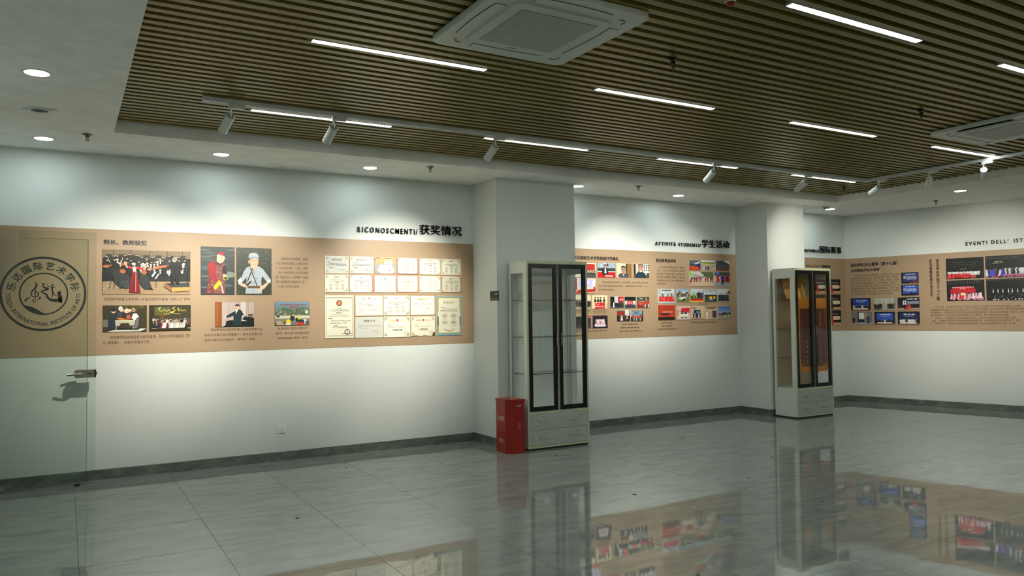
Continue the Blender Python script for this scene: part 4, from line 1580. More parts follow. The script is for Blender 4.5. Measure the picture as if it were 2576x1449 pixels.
def art_pianist(a):
    a.rect(0, 0, 1, 1, (186, 168, 158))
    a.rect(0, 0, .16, 1, (146, 78, 38))
    a.rect(.03, 0, .06, 1, (172, 100, 52))
    for x in (.34, .6, .66, .8, .84):
        a.rect(x, 0, x + .012, 1, (150, 130, 124))
    a.rect(.66, .3, .78, 1, (206, 194, 186))
    a.rect(.85, .32, .97, .5, (92, 62, 46))
    for i in range(4):
        a.rect(.87 + i * .025, .33, .88 + i * .025, .44, (180, 172, 160))
    a.poly([(.2, 0), (.26, .08), (.27, .22), (.36, .26), (.66, .26), (.75, .42), (1, .34), (1, 0)], (22, 28, 26))
    a.poly([(.66, .3), (.82, .22), (.66, .22)], (216, 206, 196))
    a.poly([(.3, .28), (.38, .3), (.38, .34), (.32, .33)], (210, 170, 150))
    a.poly([(.45, .04), (.66, .04), (.67, .36), (.72, .5), (.66, .66), (.6, .7), (.52, .64), (.46, .58), (.46, .4)], (28, 50, 54))
    a.poly([(.46, .6), (.26, .42), (.27, .35), (.48, .44)], (26, 46, 52))
    a.poly([(.68, .62), (.74, .44), (.70, .4), (.62, .48)], (26, 46, 52))
    a.rect(.235, .345, .27, .42, (236, 236, 232))
    a.poly([(.235, .36), (.17, .385), (.19, .4), (.235, .41)], (226, 176, 156))
    a.circ(.71, .42, .035, (236, 230, 224))
    a.poly([(.51, .54), (.52, .66), (.58, .68), (.54, .56), (.515, .48)], (236, 236, 232))
    a.poly([(.515, .6), (.525, .62), (.525, .46), (.51, .46)], (36, 60, 104))
    a.poly([(.505, .7), (.5, .8), (.54, .86), (.6, .86), (.62, .78), (.6, .7), (.55, .66)], (230, 182, 158))
    a.poly([(.5, .82), (.505, .88), (.55, .91), (.61, .89), (.625, .8), (.61, .78), (.605, .84)], (26, 24, 24))
    a.ell(.535, .725, .012, .018, (150, 70, 64))
    for x in (.522, .56):
        a.line(x - .012, .79, x + .012, .79, .01, (60, 44, 38))


def art_ceremony(a):
    a.grad(0, .4, 1, 1, (120, 148, 168), (92, 106, 92), 8)
    a.poly([(0, .62), (.25, .76), (.5, .66), (.8, .78), (1, .7), (1, .4), (0, .4)], (88, 104, 78))
    a.blobs(30, 0, .44, 1, .66, .06, [(120, 128, 104), (150, 150, 136), (86, 100, 70)])
    a.text('2023西安市城乡社会文化活动', .14, .84, .92, .90, (150, 40, 40), .02)
    a.text('启动仪式', .39, .73, .67, .81, (176, 30, 34), .03)
    a.rect(0, .28, 1, .41, (206, 198, 168))
    a.rect(.04, .33, .13, .41, (60, 50, 40))
    a.rect(0, 0, 1, .27, (128, 126, 112))
    a.blobs(14, 0, 0, .3, .22, .09, [(90, 82, 70), (170, 150, 120), (120, 112, 98)])
    a.ell(.5, .3, .07, .13, (46, 44, 42))
    a.circ(.52, .42, .04, SKIN)
    a.ell(.64, .22, .05, .1, (40, 40, 40))
    a.ell(.72, .18, .05, .1, (50, 46, 44))
    a.poly([(.64, .26), (.70, .38), (.74, .22)], (190, 200, 60))
    a.ell(.86, .16, .06, .1, (214, 206, 196))
    a.ell(.8, .14, .05, .09, (52, 48, 44))
    a.ell(.94, .1, .06, .09, (90, 84, 76))
    a.ell(.52, .06, .09, .08, (120, 110, 92))
    a.poly([(.62, 0), (.66, .1), (.78, .12), (.84, .04), (.82, 0)], (206, 40, 44))
    a.ell(.38, .14, .068, .1, (238, 204, 30))
    a.rect(.31, .0, .45, .07, (206, 214, 226))
    a.circ(.92, .55, .06, (228, 228, 224))


def cert(kind):
    """certificates: paper, border, corners, heading, small print and seals"""
    def f(a):
        P = {'grey': (206, 206, 196), 'cream': (228, 224, 200), 'white': (236, 232, 214), 'rose': (236, 220, 204), 'shade': (208, 202, 178)}[kind.get('paper', 'cream')]
        dk = kind.get('ink', (84, 78, 70))
        a.rect(0, 0, 1, 1, kind.get('rim', (232, 222, 196)))
        a.rect(.02, .025, .98, .975, P)
        bd = kind.get('border')
        if bd:
            for x0, y0, x1, y1 in ((.035, .045, .965, .06), (.035, .94, .965, .955), (.035, .045, .046, .955), (.954, .045, .965, .955)):
                a.rect(x0, y0, x1, y1, bd)
        if kind.get('fancy'):
            for sx in (0, 1):
                for sy in (0, 1):
                    X, Y = (lambda v: v if not sx else 1 - v), (lambda v: v if not sy else 1 - v)
                    a.poly([(X(.035), Y(.05)), (X(.17), Y(.05)), (X(.13), Y(.1)), (X(.08), Y(.16)), (X(.035), Y(.24))], (176, 160, 128))
                    a.poly([(X(.05), Y(.07)), (X(.12), Y(.07)), (X(.06), Y(.15))], (206, 192, 160))
                    a.circ(X(.075), Y(.11), .02, (150, 132, 98), 7)
        rb = kind.get('ribbon')
        if rb:
            for sx in (0, 1):
                for sy in (0, 1):
                    X, Y = (lambda v: v if not sx else 1 - v), (lambda v: v if not sy else 1 - v)
                    a.poly([(X(0), Y(0)), (X(.10), Y(0)), (X(0), Y(.15))], (238, 222, 200))
                    a.poly([(X(.0), Y(.15)), (X(.10), Y(0)), (X(.125), Y(0)), (X(0), Y(.185))], rb)
            if kind.get('spine'):
                a.rect(.955, 0, 1, 1, kind['spine'])
            if kind.get('cover'):
                a.rect(0, 0, 1, .03, kind['cover'])
                a.rect(.975, 0, 1, 1, kind['cover'])
                a.rect(0, 0, .02, 1, kind['cover'])
        st = kind['style']
        if st == 'letter':
            a.line(.5, .04, .5, .96, .006, tuple(v - 14 for v in P))
            a.text(kind.get('head', '获奖证书'), .29, .75, .72, .85, dk, .015)
            a.scribble(.09, .22 if kind.get('short', 1) else .42, .64, .03, dk)
            a.scribble(.18, .92, .55, .034, dk)
            a.scribble(.09, .92, .48, .034, dk)
            a.scribble(.09, .16, .41, .03, dk)
            a.scribble(.17, .34, .34, .034, dk)
            a.scribble(.58, .86, .22, .03, (130, 120, 110))
            a.scribble(.66, .82, .17, .025, (150, 130, 130))
        elif st == 'seals':
            a.text(kind.get('head', '荣誉证书'), .41, .84, .61, .90, dk, .02)
            a.scribble(.3, .73, .775, .014, (150, 140, 120))
            a.scribble(.23, .82, .69, .028, kind.get('ink2', (120, 112, 96)))
            a.scribble(.17, .83, .625, .026, kind.get('ink2', (120, 112, 96)))
            a.text(kind.get('award', '银奖'), .43, .525, .59, .585, dk, .02)
            sc = kind.get('seal', (150, 124, 118))
            for x in (.25, .51, .75):
                for y in (.40, .21):
                    a.stamp(x, y, .085, a.jit(sc, 12))
            a.scribble(.80, .9, .08, .02, (150, 140, 120))
        elif st == 'ten':
            a.text('荣誉', .33, .78, .43, .86, (150, 138, 120), .01)
            a.text('证书', .58, .78, .70, .86, (150, 138, 120), .01)
            a.circ(.51, .82, .04, (96, 92, 120))
            a.scribble(.12, .24, .68, .02, (150, 140, 124))
            a.scribble(.14, .9, .61, .024, (160, 150, 134))
            a.scribble(.1, .62, .55, .02, (160, 150, 134))
            for i in range(5):
                for y in (.37, .17):
                    a.stamp(.17 + i * .165, y, .075, a.jit((196, 160, 150), 14))
        elif st == 'leaning':
            a.rect(0, 0, 1, 1, (190, 160, 110))
            a.rect(0, .0, 1, .62, (164, 160, 152))
            a.blobs(8, 0, .75, .4, 1, .1, [(120, 96, 66), (210, 184, 132)])
            a.rect(.44, .72, .84, .95, (226, 206, 150))
            a.rect(.46, .92, .8, .96, (110, 86, 56))
            a.rect(.46, .60, .86, .78, (236, 226, 186))
            a.poly([(.2, 0), (.9, 0), (1, .12), (.82, .56), (.26, .56), (.12, .14)], (240, 226, 204))
            a.poly([(.12, .14), (.2, .0), (.24, 0), (.14, .17)], (196, 110, 90))
            a.poly([(.9, 0), (1, .12), (.99, .16), (.87, 0)], (196, 110, 90))
            a.scribble(.34, .74, .38, .016, (200, 176, 140))
            a.scribble(.4, .7, .31, .016, (200, 176, 140))
            a.circ(.72, .2, .045, (224, 90, 70))
        elif st == 'award':
            if kind.get('logo'):
                a.text('获奖', .22, .80, .40, .89, (150, 146, 120), .015)
                a.text('证书', .61, .80, .78, .89, (150, 146, 120), .015)
                a.circ(.505, .845, .055, kind['logo'])
                a.poly([(.46, .80), (.505, .86), (.55, .80)], (240, 236, 220))
            else:
                a.text('荣誉证书', .30, .76, .72, .88, kind.get('gold', (168, 136, 70)), .02)
            a.scribble(.12, .28, .62, .02, (150, 140, 120))
            a.scribble(.12, .93, .575, .026, (150, 142, 122))
            a.scribble(.09, .2, .52, .022, (150, 142, 122))
            if kind.get('mid'):
                a.text(kind['mid'], .42, .47, .60, .55, (120, 110, 96), .015)
                for y in (.4, .35, .31, .26):
                    a.scribble(.1, .36, y, .016, (170, 160, 140))
            else:
                a.scribble(.2, .48, .47, .024, (150, 142, 122))
            a.scribble(.6, .82, .32, .02, (160, 140, 120))
            a.stamp(.72, .28, .10, (214, 186, 160), False)
            a.scribble(.5, .84, .27, .016, (170, 160, 140))
        elif st == 'member':
            gd = kind.get('gold', (196, 170, 90))
            a.text('荣誉', .2, .76, .42, .86, gd, .02)
            a.text('证书', .60, .76, .82, .86, gd, .02)
            a.circ(.51, .82, .055, (206, 70, 110))
            a.poly([(.47, .84), (.55, .86), (.56, .80), (.5, .83)], (140, 30, 70))
            a.scribble(.45, .57, .765, .02, (206, 120, 140))
            a.text('同学：', .16, .55, .32, .60, (140, 128, 100), .01)
            a.text('被评为2021—2022学年', .17, .46, .76, .51, (150, 138, 110), .01)
            a.text(kind['mid'], .30, .29, .70, .39, (110, 100, 80), .02)
            a.stamp(.84, .2, .1, (206, 190, 160), False)
            a.scribble(.72, .95, .22, .018, (160, 148, 120))
            a.scribble(.75, .92, .17, .016, (170, 158, 130))
            if kind.get('stain'):
                for i in range(10):
                    a.ell(a.r.uniform(.05, .9), .025, .05, .02, a.jit((150, 140, 96)), 8)
                a.poly([(1, 0), (1, .2), (.93, .14), (.88, 0)], (84, 64, 40))
        elif st == 'honorary':
            a.circ(.49, .82, .07, (120, 46, 30), 24)
            a.circ(.49, .82, .048, (206, 140, 84), 20)
            a.text('河北省', .42, .69, .56, .715, dk, .015)
            a.scribble(.24, .77, .673, .012, (110, 110, 110))
            a.text('2022河北大学生摄影作品大赛', .17, .625, .82, .65, dk, .015)
            a.text('荣誉证书', .39, .582, .60, .606, dk, .015)
            a.scribble(.26, .74, .562, .012, (110, 110, 110))
            a.text('Honorary Certificate', .15, .49, .86, .535, (104, 92, 100), .004)
            a.scribble(.1, .26, .46, .022, (96, 90, 84))
            a.scribble(.2, .9, .405, .018, (90, 88, 84))
            a.scribble(.17, .56, .35, .018, (90, 88, 84))
            a.text('优秀', .62, .345, .76, .372, dk, .01)
            a.scribble(.3, .43, .295, .016, (90, 88, 84))
            a.scribble(.28, .76, .27, .012, (120, 118, 112))
            a.scribble(.26, .78, .245, .012, (120, 118, 112))
            a.hoop(.77, .14, .07, .022, (120, 104, 110), 24)
            a.circ(.77, .14, .014, (96, 70, 80))
            a.scribble(.58, .95, .105, .014, (90, 80, 84))
        elif st == 'blue':
            a.rect(0, 0, 1, 1, (120, 164, 172))
            a.poly([(.09, .05), (.91, .05), (.955, .085), (.955, .92), (.91, .965), (.09, .965), (.045, .92), (.045, .085)], (190, 158, 50))
            a.rect(.045, .25, .075, .48, (44, 40, 30))
            a.rect(.925, .25, .955, .48, (44, 40, 30))
            a.rect(.045, .48, .955, .6, (206, 214, 190))
            a.poly([(.11, .065), (.89, .065), (.92, .09), (.92, .92), (.89, .945), (.11, .945), (.08, .92), (.08, .09)], (220, 216, 190))
            a.text('荣誉证书', .27, .80, .71, .865, (140, 132, 96), .012)
            a.text('HONOR CERTIFICATE', .34, .755, .64, .77, (168, 160, 124), .0)
            a.scribble(.15, .4, .705, .018, (120, 116, 100))
            for y in (.665, .63, .595):
                a.scribble(.15 if y < .66 else .22, .84, y, .014, (110, 106, 92))
            for x in (.32, .68):
                for y, c in ((.49, (150, 110, 110)), (.33, (130, 124, 110))):
                    a.stamp(x, y, .07, c)
                    a.circ(x, y, .018, (110, 60, 70))
            a.scribble(.54, .78, .235, .012, (150, 144, 124))
            for i in range(9):
                f = i / 8
                a.ell(.32 + .36 * f, .15 - .045 * math.sin(math.pi * f), .022, .012, (112, 106, 80), 7)
    return f


# ---- second panel
def art_hall_table(a):
    a.rect(0, 0, 1, 1, (206, 196, 176))
    a.rect(.45, .5, .95, .95, (176, 40, 40))
    a.poly([(0, .1), (.6, .3), (.5, .45), (0, .5)], (236, 234, 226))
    a.heads(6, .3, 1, .4, .09, [(40, 40, 44), (60, 54, 50)])
    a.rect(.3, 0, 1, .2, (74, 72, 70))


def art_speaker(a):
    a.rect(0, .6, 1, 1, (150, 170, 186))
    a.blobs(9, .2, .75, .8, 1, .12, [(120, 30, 40), (90, 40, 60), (180, 190, 206)])
    a.rect(0, .42, 1, .66, (54, 66, 62))
    a.rect(0, .38, 1, .44, (216, 220, 214))
    a.rect(0, 0, 1, .36, (196, 24, 32))
    a.poly([(.26, .1), (.23, .56), (.33, .7), (.5, .7), (.58, .54), (.6, .28), (.4, .22)], (34, 34, 36))
    a.poly([(.38, .3), (.4, .7), (.46, .68), (.5, .32)], (216, 216, 214))
    a.ell(.42, .80, .065, .09, (226, 180, 156))
    a.ell(.42, .86, .065, .05, (36, 30, 28))
    a.poly([(.36, .02), (.4, .24), (.9, .22), (.88, .02)], (160, 16, 24))
    a.text('石家庄学院', .42, .05, .86, .18, (244, 236, 230), .02)


def art_portrait_light(a):
    a.rect(0, 0, 1, 1, (226, 206, 172))
    a.rect(0, .8, .6, .83, (190, 180, 160))
    a.rect(.62, 0, .7, 1, (40, 38, 38))
    a.rect(.7, 0, 1, 1, (146, 106, 56))
    for x in (.76, .84, .92):
        a.rect(x, 0, x + .02, 1, (112, 78, 40))
    a.ell(.45, .12, .36, .2, (72, 72, 78))
    a.rect(.38, .2, .52, .34, (150, 112, 96))
    a.ell(.45, .53, .155, .26, (166, 126, 108))
    a.poly([(.29, .6), (.3, .78), (.45, .86), (.6, .78), (.61, .6), (.56, .72), (.36, .72)], (58, 50, 48))
    a.poly([(.4, .22), (.45, .06), (.5, .22)], (206, 206, 206))
    for x in (.39, .51):
        a.line(x - .035, .57, x + .035, .57, .016, (70, 50, 46))
    a.line(.4, .38, .5, .38, .016, (120, 76, 70))
    a.line(.45, .54, .44, .46, .014, (140, 100, 86))


def art_portrait_dark(a):
    a.rect(0, 0, 1, 1, (86, 70, 62))
    a.rect(.02, .3, .3, 1, (206, 190, 170))
    a.rect(.02, .3, .14, 1, (40, 36, 40))
    a.rect(.62, .2, 1, 1, (216, 210, 200))
    for x in (.66, .8, .92):
        for y in (.5, .68, .84):
            a.rect(x, y, x + .07, y + .12, (60, 56, 60))
    a.rect(.84, 0, 1, .36, (70, 64, 60))
    a.poly([(.1, 0), (.2, .36), (.4, .46), (.56, .44), (.76, .3), (.8, 0)], (24, 52, 64))
    a.ell(.46, .68, .15, .25, (196, 140, 122))
    a.ell(.46, .88, .13, .07, (150, 110, 100))
    a.poly([(.34, .56), (.4, .42), (.48, .40), (.56, .46), (.6, .58), (.5, .52), (.42, .52)], (214, 206, 200))
    for x in (.4, .53):
        a.hoop(x, .72, .055, .012, (110, 70, 66), 12)
        a.line(x - .025, .725, x + .025, .725, .014, (96, 60, 56))
    a.line(.4, .55, .54, .55, .016, (140, 60, 60))


def art_screen_hall(a):
    a.rect(0, 0, 1, 1, (196, 176, 140))
    a.poly([(0, 0), (.12, 1), (.2, 1), (.24, 0)], (160, 44, 36))
    a.poly([(.2, .34), (.95, .44), (.98, .96), (.2, 1)], (216, 214, 224))
    a.poly([(.26, .42), (.84, .48), (.86, .94), (.26, .97)], (190, 186, 226))
    a.text('开学典礼', .36, .66, .74, .80, (240, 238, 246), .02)
    a.poly([(.16, 0), (.95, .12), (1, .3), (.2, .22)], (190, 30, 34))
    a.poly([(.2, .22), (.94, .32), (.94, .4), (.2, .34)], (206, 206, 200))
    a.poly([(.88, .1), (.96, .1), (.96, .46), (.9, .46)], (176, 40, 40))
    a.poly([(.13, .05), (.24, .18), (.3, .4), (.2, .3)], (214, 206, 170))


def art_group_indoor(a):
    a.rect(0, .6, 1, 1, (222, 212, 178))
    a.rect(0, 0, 1, .2, (196, 186, 160))
    a.rect(.4, .2, .8, .55, (150, 50, 46))
    a.crowd(9, .0, 1, .1, .5, [(52, 48, 50), (70, 60, 56), (44, 44, 52), (100, 60, 56)], wide=1.3)


def art_red_flag(a):
    a.rect(0, 0, 1, 1, (234, 214, 168))
    a.rect(.55, .5, .8, 1, (244, 228, 186))
    for x, c in ((.2, (50, 44, 46)), (.38, (60, 52, 52)), (.55, (60, 58, 54)), (.78, (76, 40, 60))):
        a.ell(x, .6, .08, .14, c)
        a.circ(x, .78, .07, SKIN)
        a.ell(x, .83, .05, .05, HAIR)
    a.poly([(.17, .0), (.16, .44), (.84, .46), (.82, .02)], (212, 36, 34))
    a.circ(.24, .36, .05, (244, 226, 220))
    a.text('石家庄学院', .3, .30, .5, .36, (250, 236, 230), .02)
    a.text('乐达国际艺术学院', .24, .13, .74, .21, (250, 236, 230), .02)
    a.circ(.22, .17, .045, (244, 226, 220))
    a.rect(.94, .05, .97, .4, (90, 84, 70))


def art_choir_stage(a):
    a.rect(0, 0, 1, 1, (24, 26, 24))
    a.rect(.32, .3, .6, 1, (206, 212, 206))
    for x in (.38, .46, .54):
        a.rect(x, .3, x + .01, 1, (150, 160, 160))
    a.rect(.66, .55, 1, 1, (206, 30, 40))
    a.text('艺术', .72, .66, .98, .82, (246, 230, 230), .03)
    a.rect(0, 0, 1, .14, (60, 70, 92))
    a.crowd(12, .3, 1, .08, .42, [(40, 40, 44), (60, 56, 54), (34, 36, 40)], wide=1.2)
    a.person(.25, .05, .5, (228, 228, 224), dress=True)


def art_red_screen(a):
    a.rect(0, 0, 1, 1, (22, 22, 22))
    a.rect(.02, .2, .98, .64, (206, 206, 196))
    a.rect(.22, .28, .74, .62, (206, 34, 36))
    a.text('音乐会', .3, .4, .66, .52, (246, 220, 220), .03)
    a.rect(0, 0, 1, .22, (52, 62, 84))
    a.crowd(14, .05, .95, .12, .22, [(50, 50, 60), (80, 76, 80)], wide=1.2)


def art_red_gowns(a):
    a.rect(0, 0, 1, 1, (74, 78, 62))
    a.blobs(30, 0, .55, 1, 1, .1, [(110, 116, 92), (54, 58, 46), (190, 186, 166)])
    a.crowd(9, .12, 1, .28, .4, [(206, 60, 50), (220, 80, 66)], dress=True, wide=1.1)
    a.crowd(7, .0, 1, .02, .36, [(44, 40, 40), (196, 190, 180), (150, 36, 40)], wide=1.5)


def art_dancers_dark(a):
    a.rect(0, 0, 1, 1, (40, 38, 36))
    a.rect(0, .55, .6, .9, (150, 44, 34))
    a.rect(0, .86, .6, 1, (96, 84, 60))
    a.rect(.62, .5, .95, 1, (206, 210, 212))
    a.crowd(10, 0, 1, .1, .5, [(30, 30, 32), (50, 46, 44), (70, 50, 44)], wide=1.4)
    a.person(.36, .06, .55, (232, 228, 220), dress=True, wide=1.2)
    a.person(.78, .2, .42, (210, 190, 190), dress=True)


def art_choir_screen(a):
    a.rect(0, 0, 1, 1, (30, 32, 36))
    a.rect(.1, .5, .92, .96, (110, 140, 166))
    a.blobs(10, .15, .55, .88, .92, .09, [(70, 84, 96), (160, 186, 206), (50, 56, 60)])
    a.rect(0, .4, .06, 1, (226, 206, 140))
    a.crowd(11, .14, .86, .28, .3, [(176, 70, 56), (190, 90, 70)], wide=1.3)
    a.crowd(8, .1, .9, .02, .34, [(60, 56, 58), (190, 188, 184), (40, 40, 44)], wide=1.3)


def art_suits(a):
    a.rect(0, 0, 1, 1, (150, 150, 156))
    a.rect(.45, 0, 1, 1, (206, 60, 66))
    a.rect(0, 0, 1, .18, (170, 140, 160))
    a.crowd(4, 0, .5, .04, 1.05, [(40, 42, 46), (54, 54, 58)], wide=1.2)
    a.crowd(3, .55, 1, .04, .9, [(206, 90, 96), (60, 56, 60)], wide=1.3)


def art_white_stage(a):
    a.rect(0, 0, 1, 1, (34, 28, 38))
    a.rect(0, .92, 1, .97, (90, 34, 40))
    a.poly([(.08, .2), (.92, .2), (.8, .08), (.22, .08)], (226, 206, 226))
    a.poly([(.2, .3), (.78, .3), (.72, .66), (.28, .66)], (228, 222, 228))
    a.crowd(14, .2, .78, .5, .2, [(240, 236, 236), (216, 206, 212)], wide=1.2)
    a.crowd(14, .2, .78, .34, .22, [(206, 60, 90), (236, 226, 230)], wide=1.2)
    a.crowd(16, .14, .84, .14, .24, [(236, 190, 206), (244, 236, 240)], dress=True)


def art_barrier(a):
    a.rect(0, 0, 1, 1, (92, 96, 98))
    a.poly([(.45, .55), (1, .95), (1, .2), (.5, .3)], (44, 46, 120))
    a.poly([(.4, .66), (.95, .92), (.95, .72), (.5, .52)], (196, 200, 210))
    a.crowd(7, 0, .9, .36, .34, [(40, 40, 50), (60, 60, 70)])
    a.poly([(0, 0), (1, 0), (.7, .36), (0, .42)], (196, 44, 24))
    for i in range(6):
        x = .18 + i * .11
        a.line(x, .36 - i * .03, x + .06, .08, .03, (226, 146, 30))
    a.line(.1, .4, .78, .26, .03, (232, 150, 34))


def art_track_far(a):
    a.grad(0, .8, 1, 1, (196, 206, 206), (206, 206, 196), 2)
    a.rect(0, .68, 1, .82, (96, 110, 40))
    a.rect(0, .62, 1, .70, (206, 196, 60))
    a.rect(0, 0, 1, .62, (170, 156, 140))
    a.blobs(30, 0, .3, 1, .55, .05, [(110, 96, 90), (206, 196, 186), (130, 60, 56)])
    a.crowd(6, .1, .9, .04, .4, [(206, 200, 196), (60, 56, 60)])


def art_stand(a):
    a.rect(0, 0, 1, 1, (70, 70, 76))
    a.poly([(.55, 1), (1, .7), (1, 1)], (206, 214, 220))
    a.poly([(0, 1), (.6, .9), (1, .5), (1, .7), (.5, 1)], (60, 62, 110))
    a.rect(0, 0, 1, .3, (110, 56, 54))
    for x in (.2, .5, .8):
        a.line(x, 0, x + .16, .3, .014, (206, 200, 196))
    a.crowd(9, .05, .95, .28, .3, [(40, 40, 48), (80, 76, 84), (130, 124, 120)])


def art_runners(a):
    a.rect(0, 0, 1, 1, (206, 186, 160))
    a.poly([(0, .45), (.1, 1), (.5, 1), (.75, .55)], (196, 192, 186))
    for i in range(7):
        a.line(.1, .9 - i * .06, .6, .62 - i * .02, .02, (84, 90, 96))
    a.poly([(.45, 1), (1, 1), (1, .5), (.75, .56)], (84, 96, 60))
    a.blobs(20, .55, .65, 1, 1, .09, [(70, 84, 50), (110, 120, 80)])
    a.rect(0, 0, 1, .36, (196, 166, 140))
    a.rect(0, .15, 1, .17, (230, 214, 200))
    a.crowd(13, .08, 1, .3, .36, [(40, 40, 44), (170, 60, 56), (206, 200, 196)])
    a.poly([(0, .6), (.09, .7), (.07, 1), (0, 1)], (150, 196, 40))
    a.poly([(.02, .1), (.08, .3), (.06, .5), (.02, .5)], (200, 40, 44))


def art_sprint(a):
    a.rect(0, .5, 1, 1, (60, 72, 56))
    a.rect(0, 0, 1, .3, (150, 150, 150))
    a.poly([(0, .85), (.35, .8), (.3, 1), (0, 1)], (70, 110, 170))
    a.crowd(9, .0, 1, .3, .5, [(190, 40, 44), (44, 44, 60), (206, 206, 206)], wide=1.3)
    a.person(.52, .14, .72, (60, 50, 130), (30, 30, 40), wide=1.3)


def art_red_choir(a):
    a.rect(0, 0, 1, 1, (176, 184, 186))
    a.rect(.22, .7, .95, 1, (206, 212, 212))
    a.rect(.25, .86, .8, .96, (96, 104, 106))
    a.rect(0, 0, 1, .18, (190, 192, 190))
    a.crowd(12, .08, .92, .38, .34, [(60, 60, 66), (196, 196, 200)], wide=1.3)
    a.crowd(12, .1, .92, .14, .42, [(206, 44, 44), (222, 64, 60)], dress=True, wide=1.2)


def art_lawn(a):
    a.grad(0, .66, 1, 1, (120, 160, 206), (200, 214, 226), 4)
    a.blobs(16, 0, .58, 1, .8, .1, [(96, 106, 40), (60, 76, 40), (200, 150, 60)])
    a.rect(0, 0, 1, .5, (110, 124, 70))
    a.poly([(.1, .3), (.7, .42), (.8, .26), (.3, .18)], (228, 226, 222))
    a.crowd(8, 0, .9, .36, .28, [(214, 206, 206), (150, 60, 90), (70, 80, 130)])
    a.poly([(.4, .1), (.55, .24), (.68, .32), (.66, .16), (.5, .04)], (44, 44, 46))


def art_inflatable(a):
    a.grad(0, .5, 1, 1, (190, 206, 216), (170, 190, 176), 4)
    a.rect(0, .2, 1, .5, (70, 90, 50))
    a.rect(0, .06, 1, .24, (206, 40, 30))
    a.rect(0, 0, 1, .07, (230, 206, 60))
    for x, c in ((.27, (70, 190, 50)), (.5, (236, 150, 40)), (.82, (50, 90, 190))):
        a.ell(x, .5, .07, .22, c)
    a.crowd(6, .5, 1, .3, .5, [(44, 44, 54), (60, 60, 100)])


def art_blocks(a):
    a.grad(0, .5, 1, 1, (150, 166, 180), (206, 210, 212), 5)
    a.ell(.5, .83, .035, .05, (30, 34, 36))
    a.rect(0, .42, 1, .56, (44, 54, 36))
    a.rect(0, 0, 1, .44, (64, 76, 52))
    a.rect(.4, .2, .6, .42, (236, 196, 40))
    a.rect(.7, .25, .86, .42, (236, 196, 40))
    a.poly([(.4, .1), (.66, .1), (.72, .2), (.44, .2)], (70, 120, 200))
    a.rect(.32, .26, .4, .42, (200, 40, 40))


def art_team(a):
    a.grad(0, .5, 1, 1, (196, 206, 206), (206, 210, 206), 3)
    a.poly([(.7, .7), (1, .95), (1, .6)], (60, 66, 62))
    a.rect(0, 0, 1, .42, (150, 160, 130))
    a.crowd(8, .05, .85, .06, .62, [(36, 40, 52), (52, 56, 70)], (214, 212, 206), wide=1.1)


def art_red_curtain(a):
    a.rect(0, 0, 1, 1, (178, 58, 34))
    for i in range(14):
        a.rect(i / 14, .3, i / 14 + .01, 1, (158, 46, 28))
    a.rect(0, .22, 1, .32, (216, 66, 34))
    a.rect(0, 0, 1, .22, (44, 34, 30))
    a.crowd(11, .24, .84, .42, .22, [(224, 120, 90), (206, 90, 70)], wide=1.3)
    a.crowd(9, .14, .64, .3, .2, [(60, 40, 60), (40, 40, 44)], wide=1.2)


def art_banner_group(a):
    a.rect(0, 0, 1, 1, (226, 190, 176))
    a.poly([(.25, .5), (.32, .86), (.96, .88), (.9, .46)], (206, 36, 62))
    a.rect(0, .3, .14, .75, (206, 140, 90))
    a.crowd(7, .18, .86, .12, .5, [(50, 50, 80), (216, 212, 206), (44, 44, 50)], wide=1.2)
    a.rect(.18, .22, .84, .42, (240, 236, 206))


def art_museum(a):
    a.rect(0, 0, 1, 1, (206, 184, 146))
    a.rect(0, .0, 1, .18, (190, 160, 120))
    for i in range(3):
        a.line(0, .98 - i * .07, .4, .86 - i * .03, .024, (80, 60, 44))
    a.rect(.22, .25, .72, .72, (36, 42, 52))
    a.ell(.52, .52, .15, .15, (80, 140, 196))
    a.crowd(6, .18, .72, .08, .46, [(30, 32, 40), (206, 206, 206), (50, 50, 60)], wide=1.1)


def art_gallery(a):
    a.rect(0, 0, 1, 1, (198, 170, 132))
    a.poly([(0, 1), (1, 1), (.8, .78), (.2, .8)], (150, 122, 90))
    for i in range(6):
        a.line(.1 + i * .16, 1, .3 + i * .09, .8, .03, (70, 54, 40))
    a.rect(.62, .12, .95, .66, (60, 62, 70))
    a.person(.17, .02, .62, (226, 218, 200))
    a.person(.5, .02, .5, (190, 170, 160))
    a.person(.76, .04, .5, (50, 60, 110))


def art_field(a):
    a.grad(0, .4, 1, 1, (70, 106, 170), (150, 176, 206), 6)
    a.poly([(0, .3), (0, .5), (.2, .44), (.5, .56), (.8, .46), (1, .6), (1, .3)], (50, 60, 50))
    a.rect(0, 0, 1, .32, (150, 144, 134))
    a.crowd(8, .3, .95, .16, .22, [(206, 200, 190), (60, 56, 60)])
    a.rect(0, .28, .18, .42, (190, 46, 44))
    a.rect(.34, .16, .66, .26, (196, 176, 120))


# ---- corner panel and angled wall
def art_poster(n, c):
    def f(a):
        a.rect(0, 0, 1, 1, (30, 22, 24))
        a.hoop(.3, .88, .04, .008, (196, 180, 170))
        a.scribble(.12, .82, .76, .03, (216, 206, 200))
        a.scribble(.2, .76, .70, .02, (170, 160, 156))
        a.poly([(.25, .36), (.3, .56), (.5, .6), (.92, .58), (.94, .36), (.6, .32)], (226, 206, 180))
        a.rect(0, 0, 1, .16, (206, 166, 130))
        a.rect(0, .14, 1, .2, (70, 30, 30))
        a.person(.3, .03, .62, c, dress=True, wide=1.1)
    return f


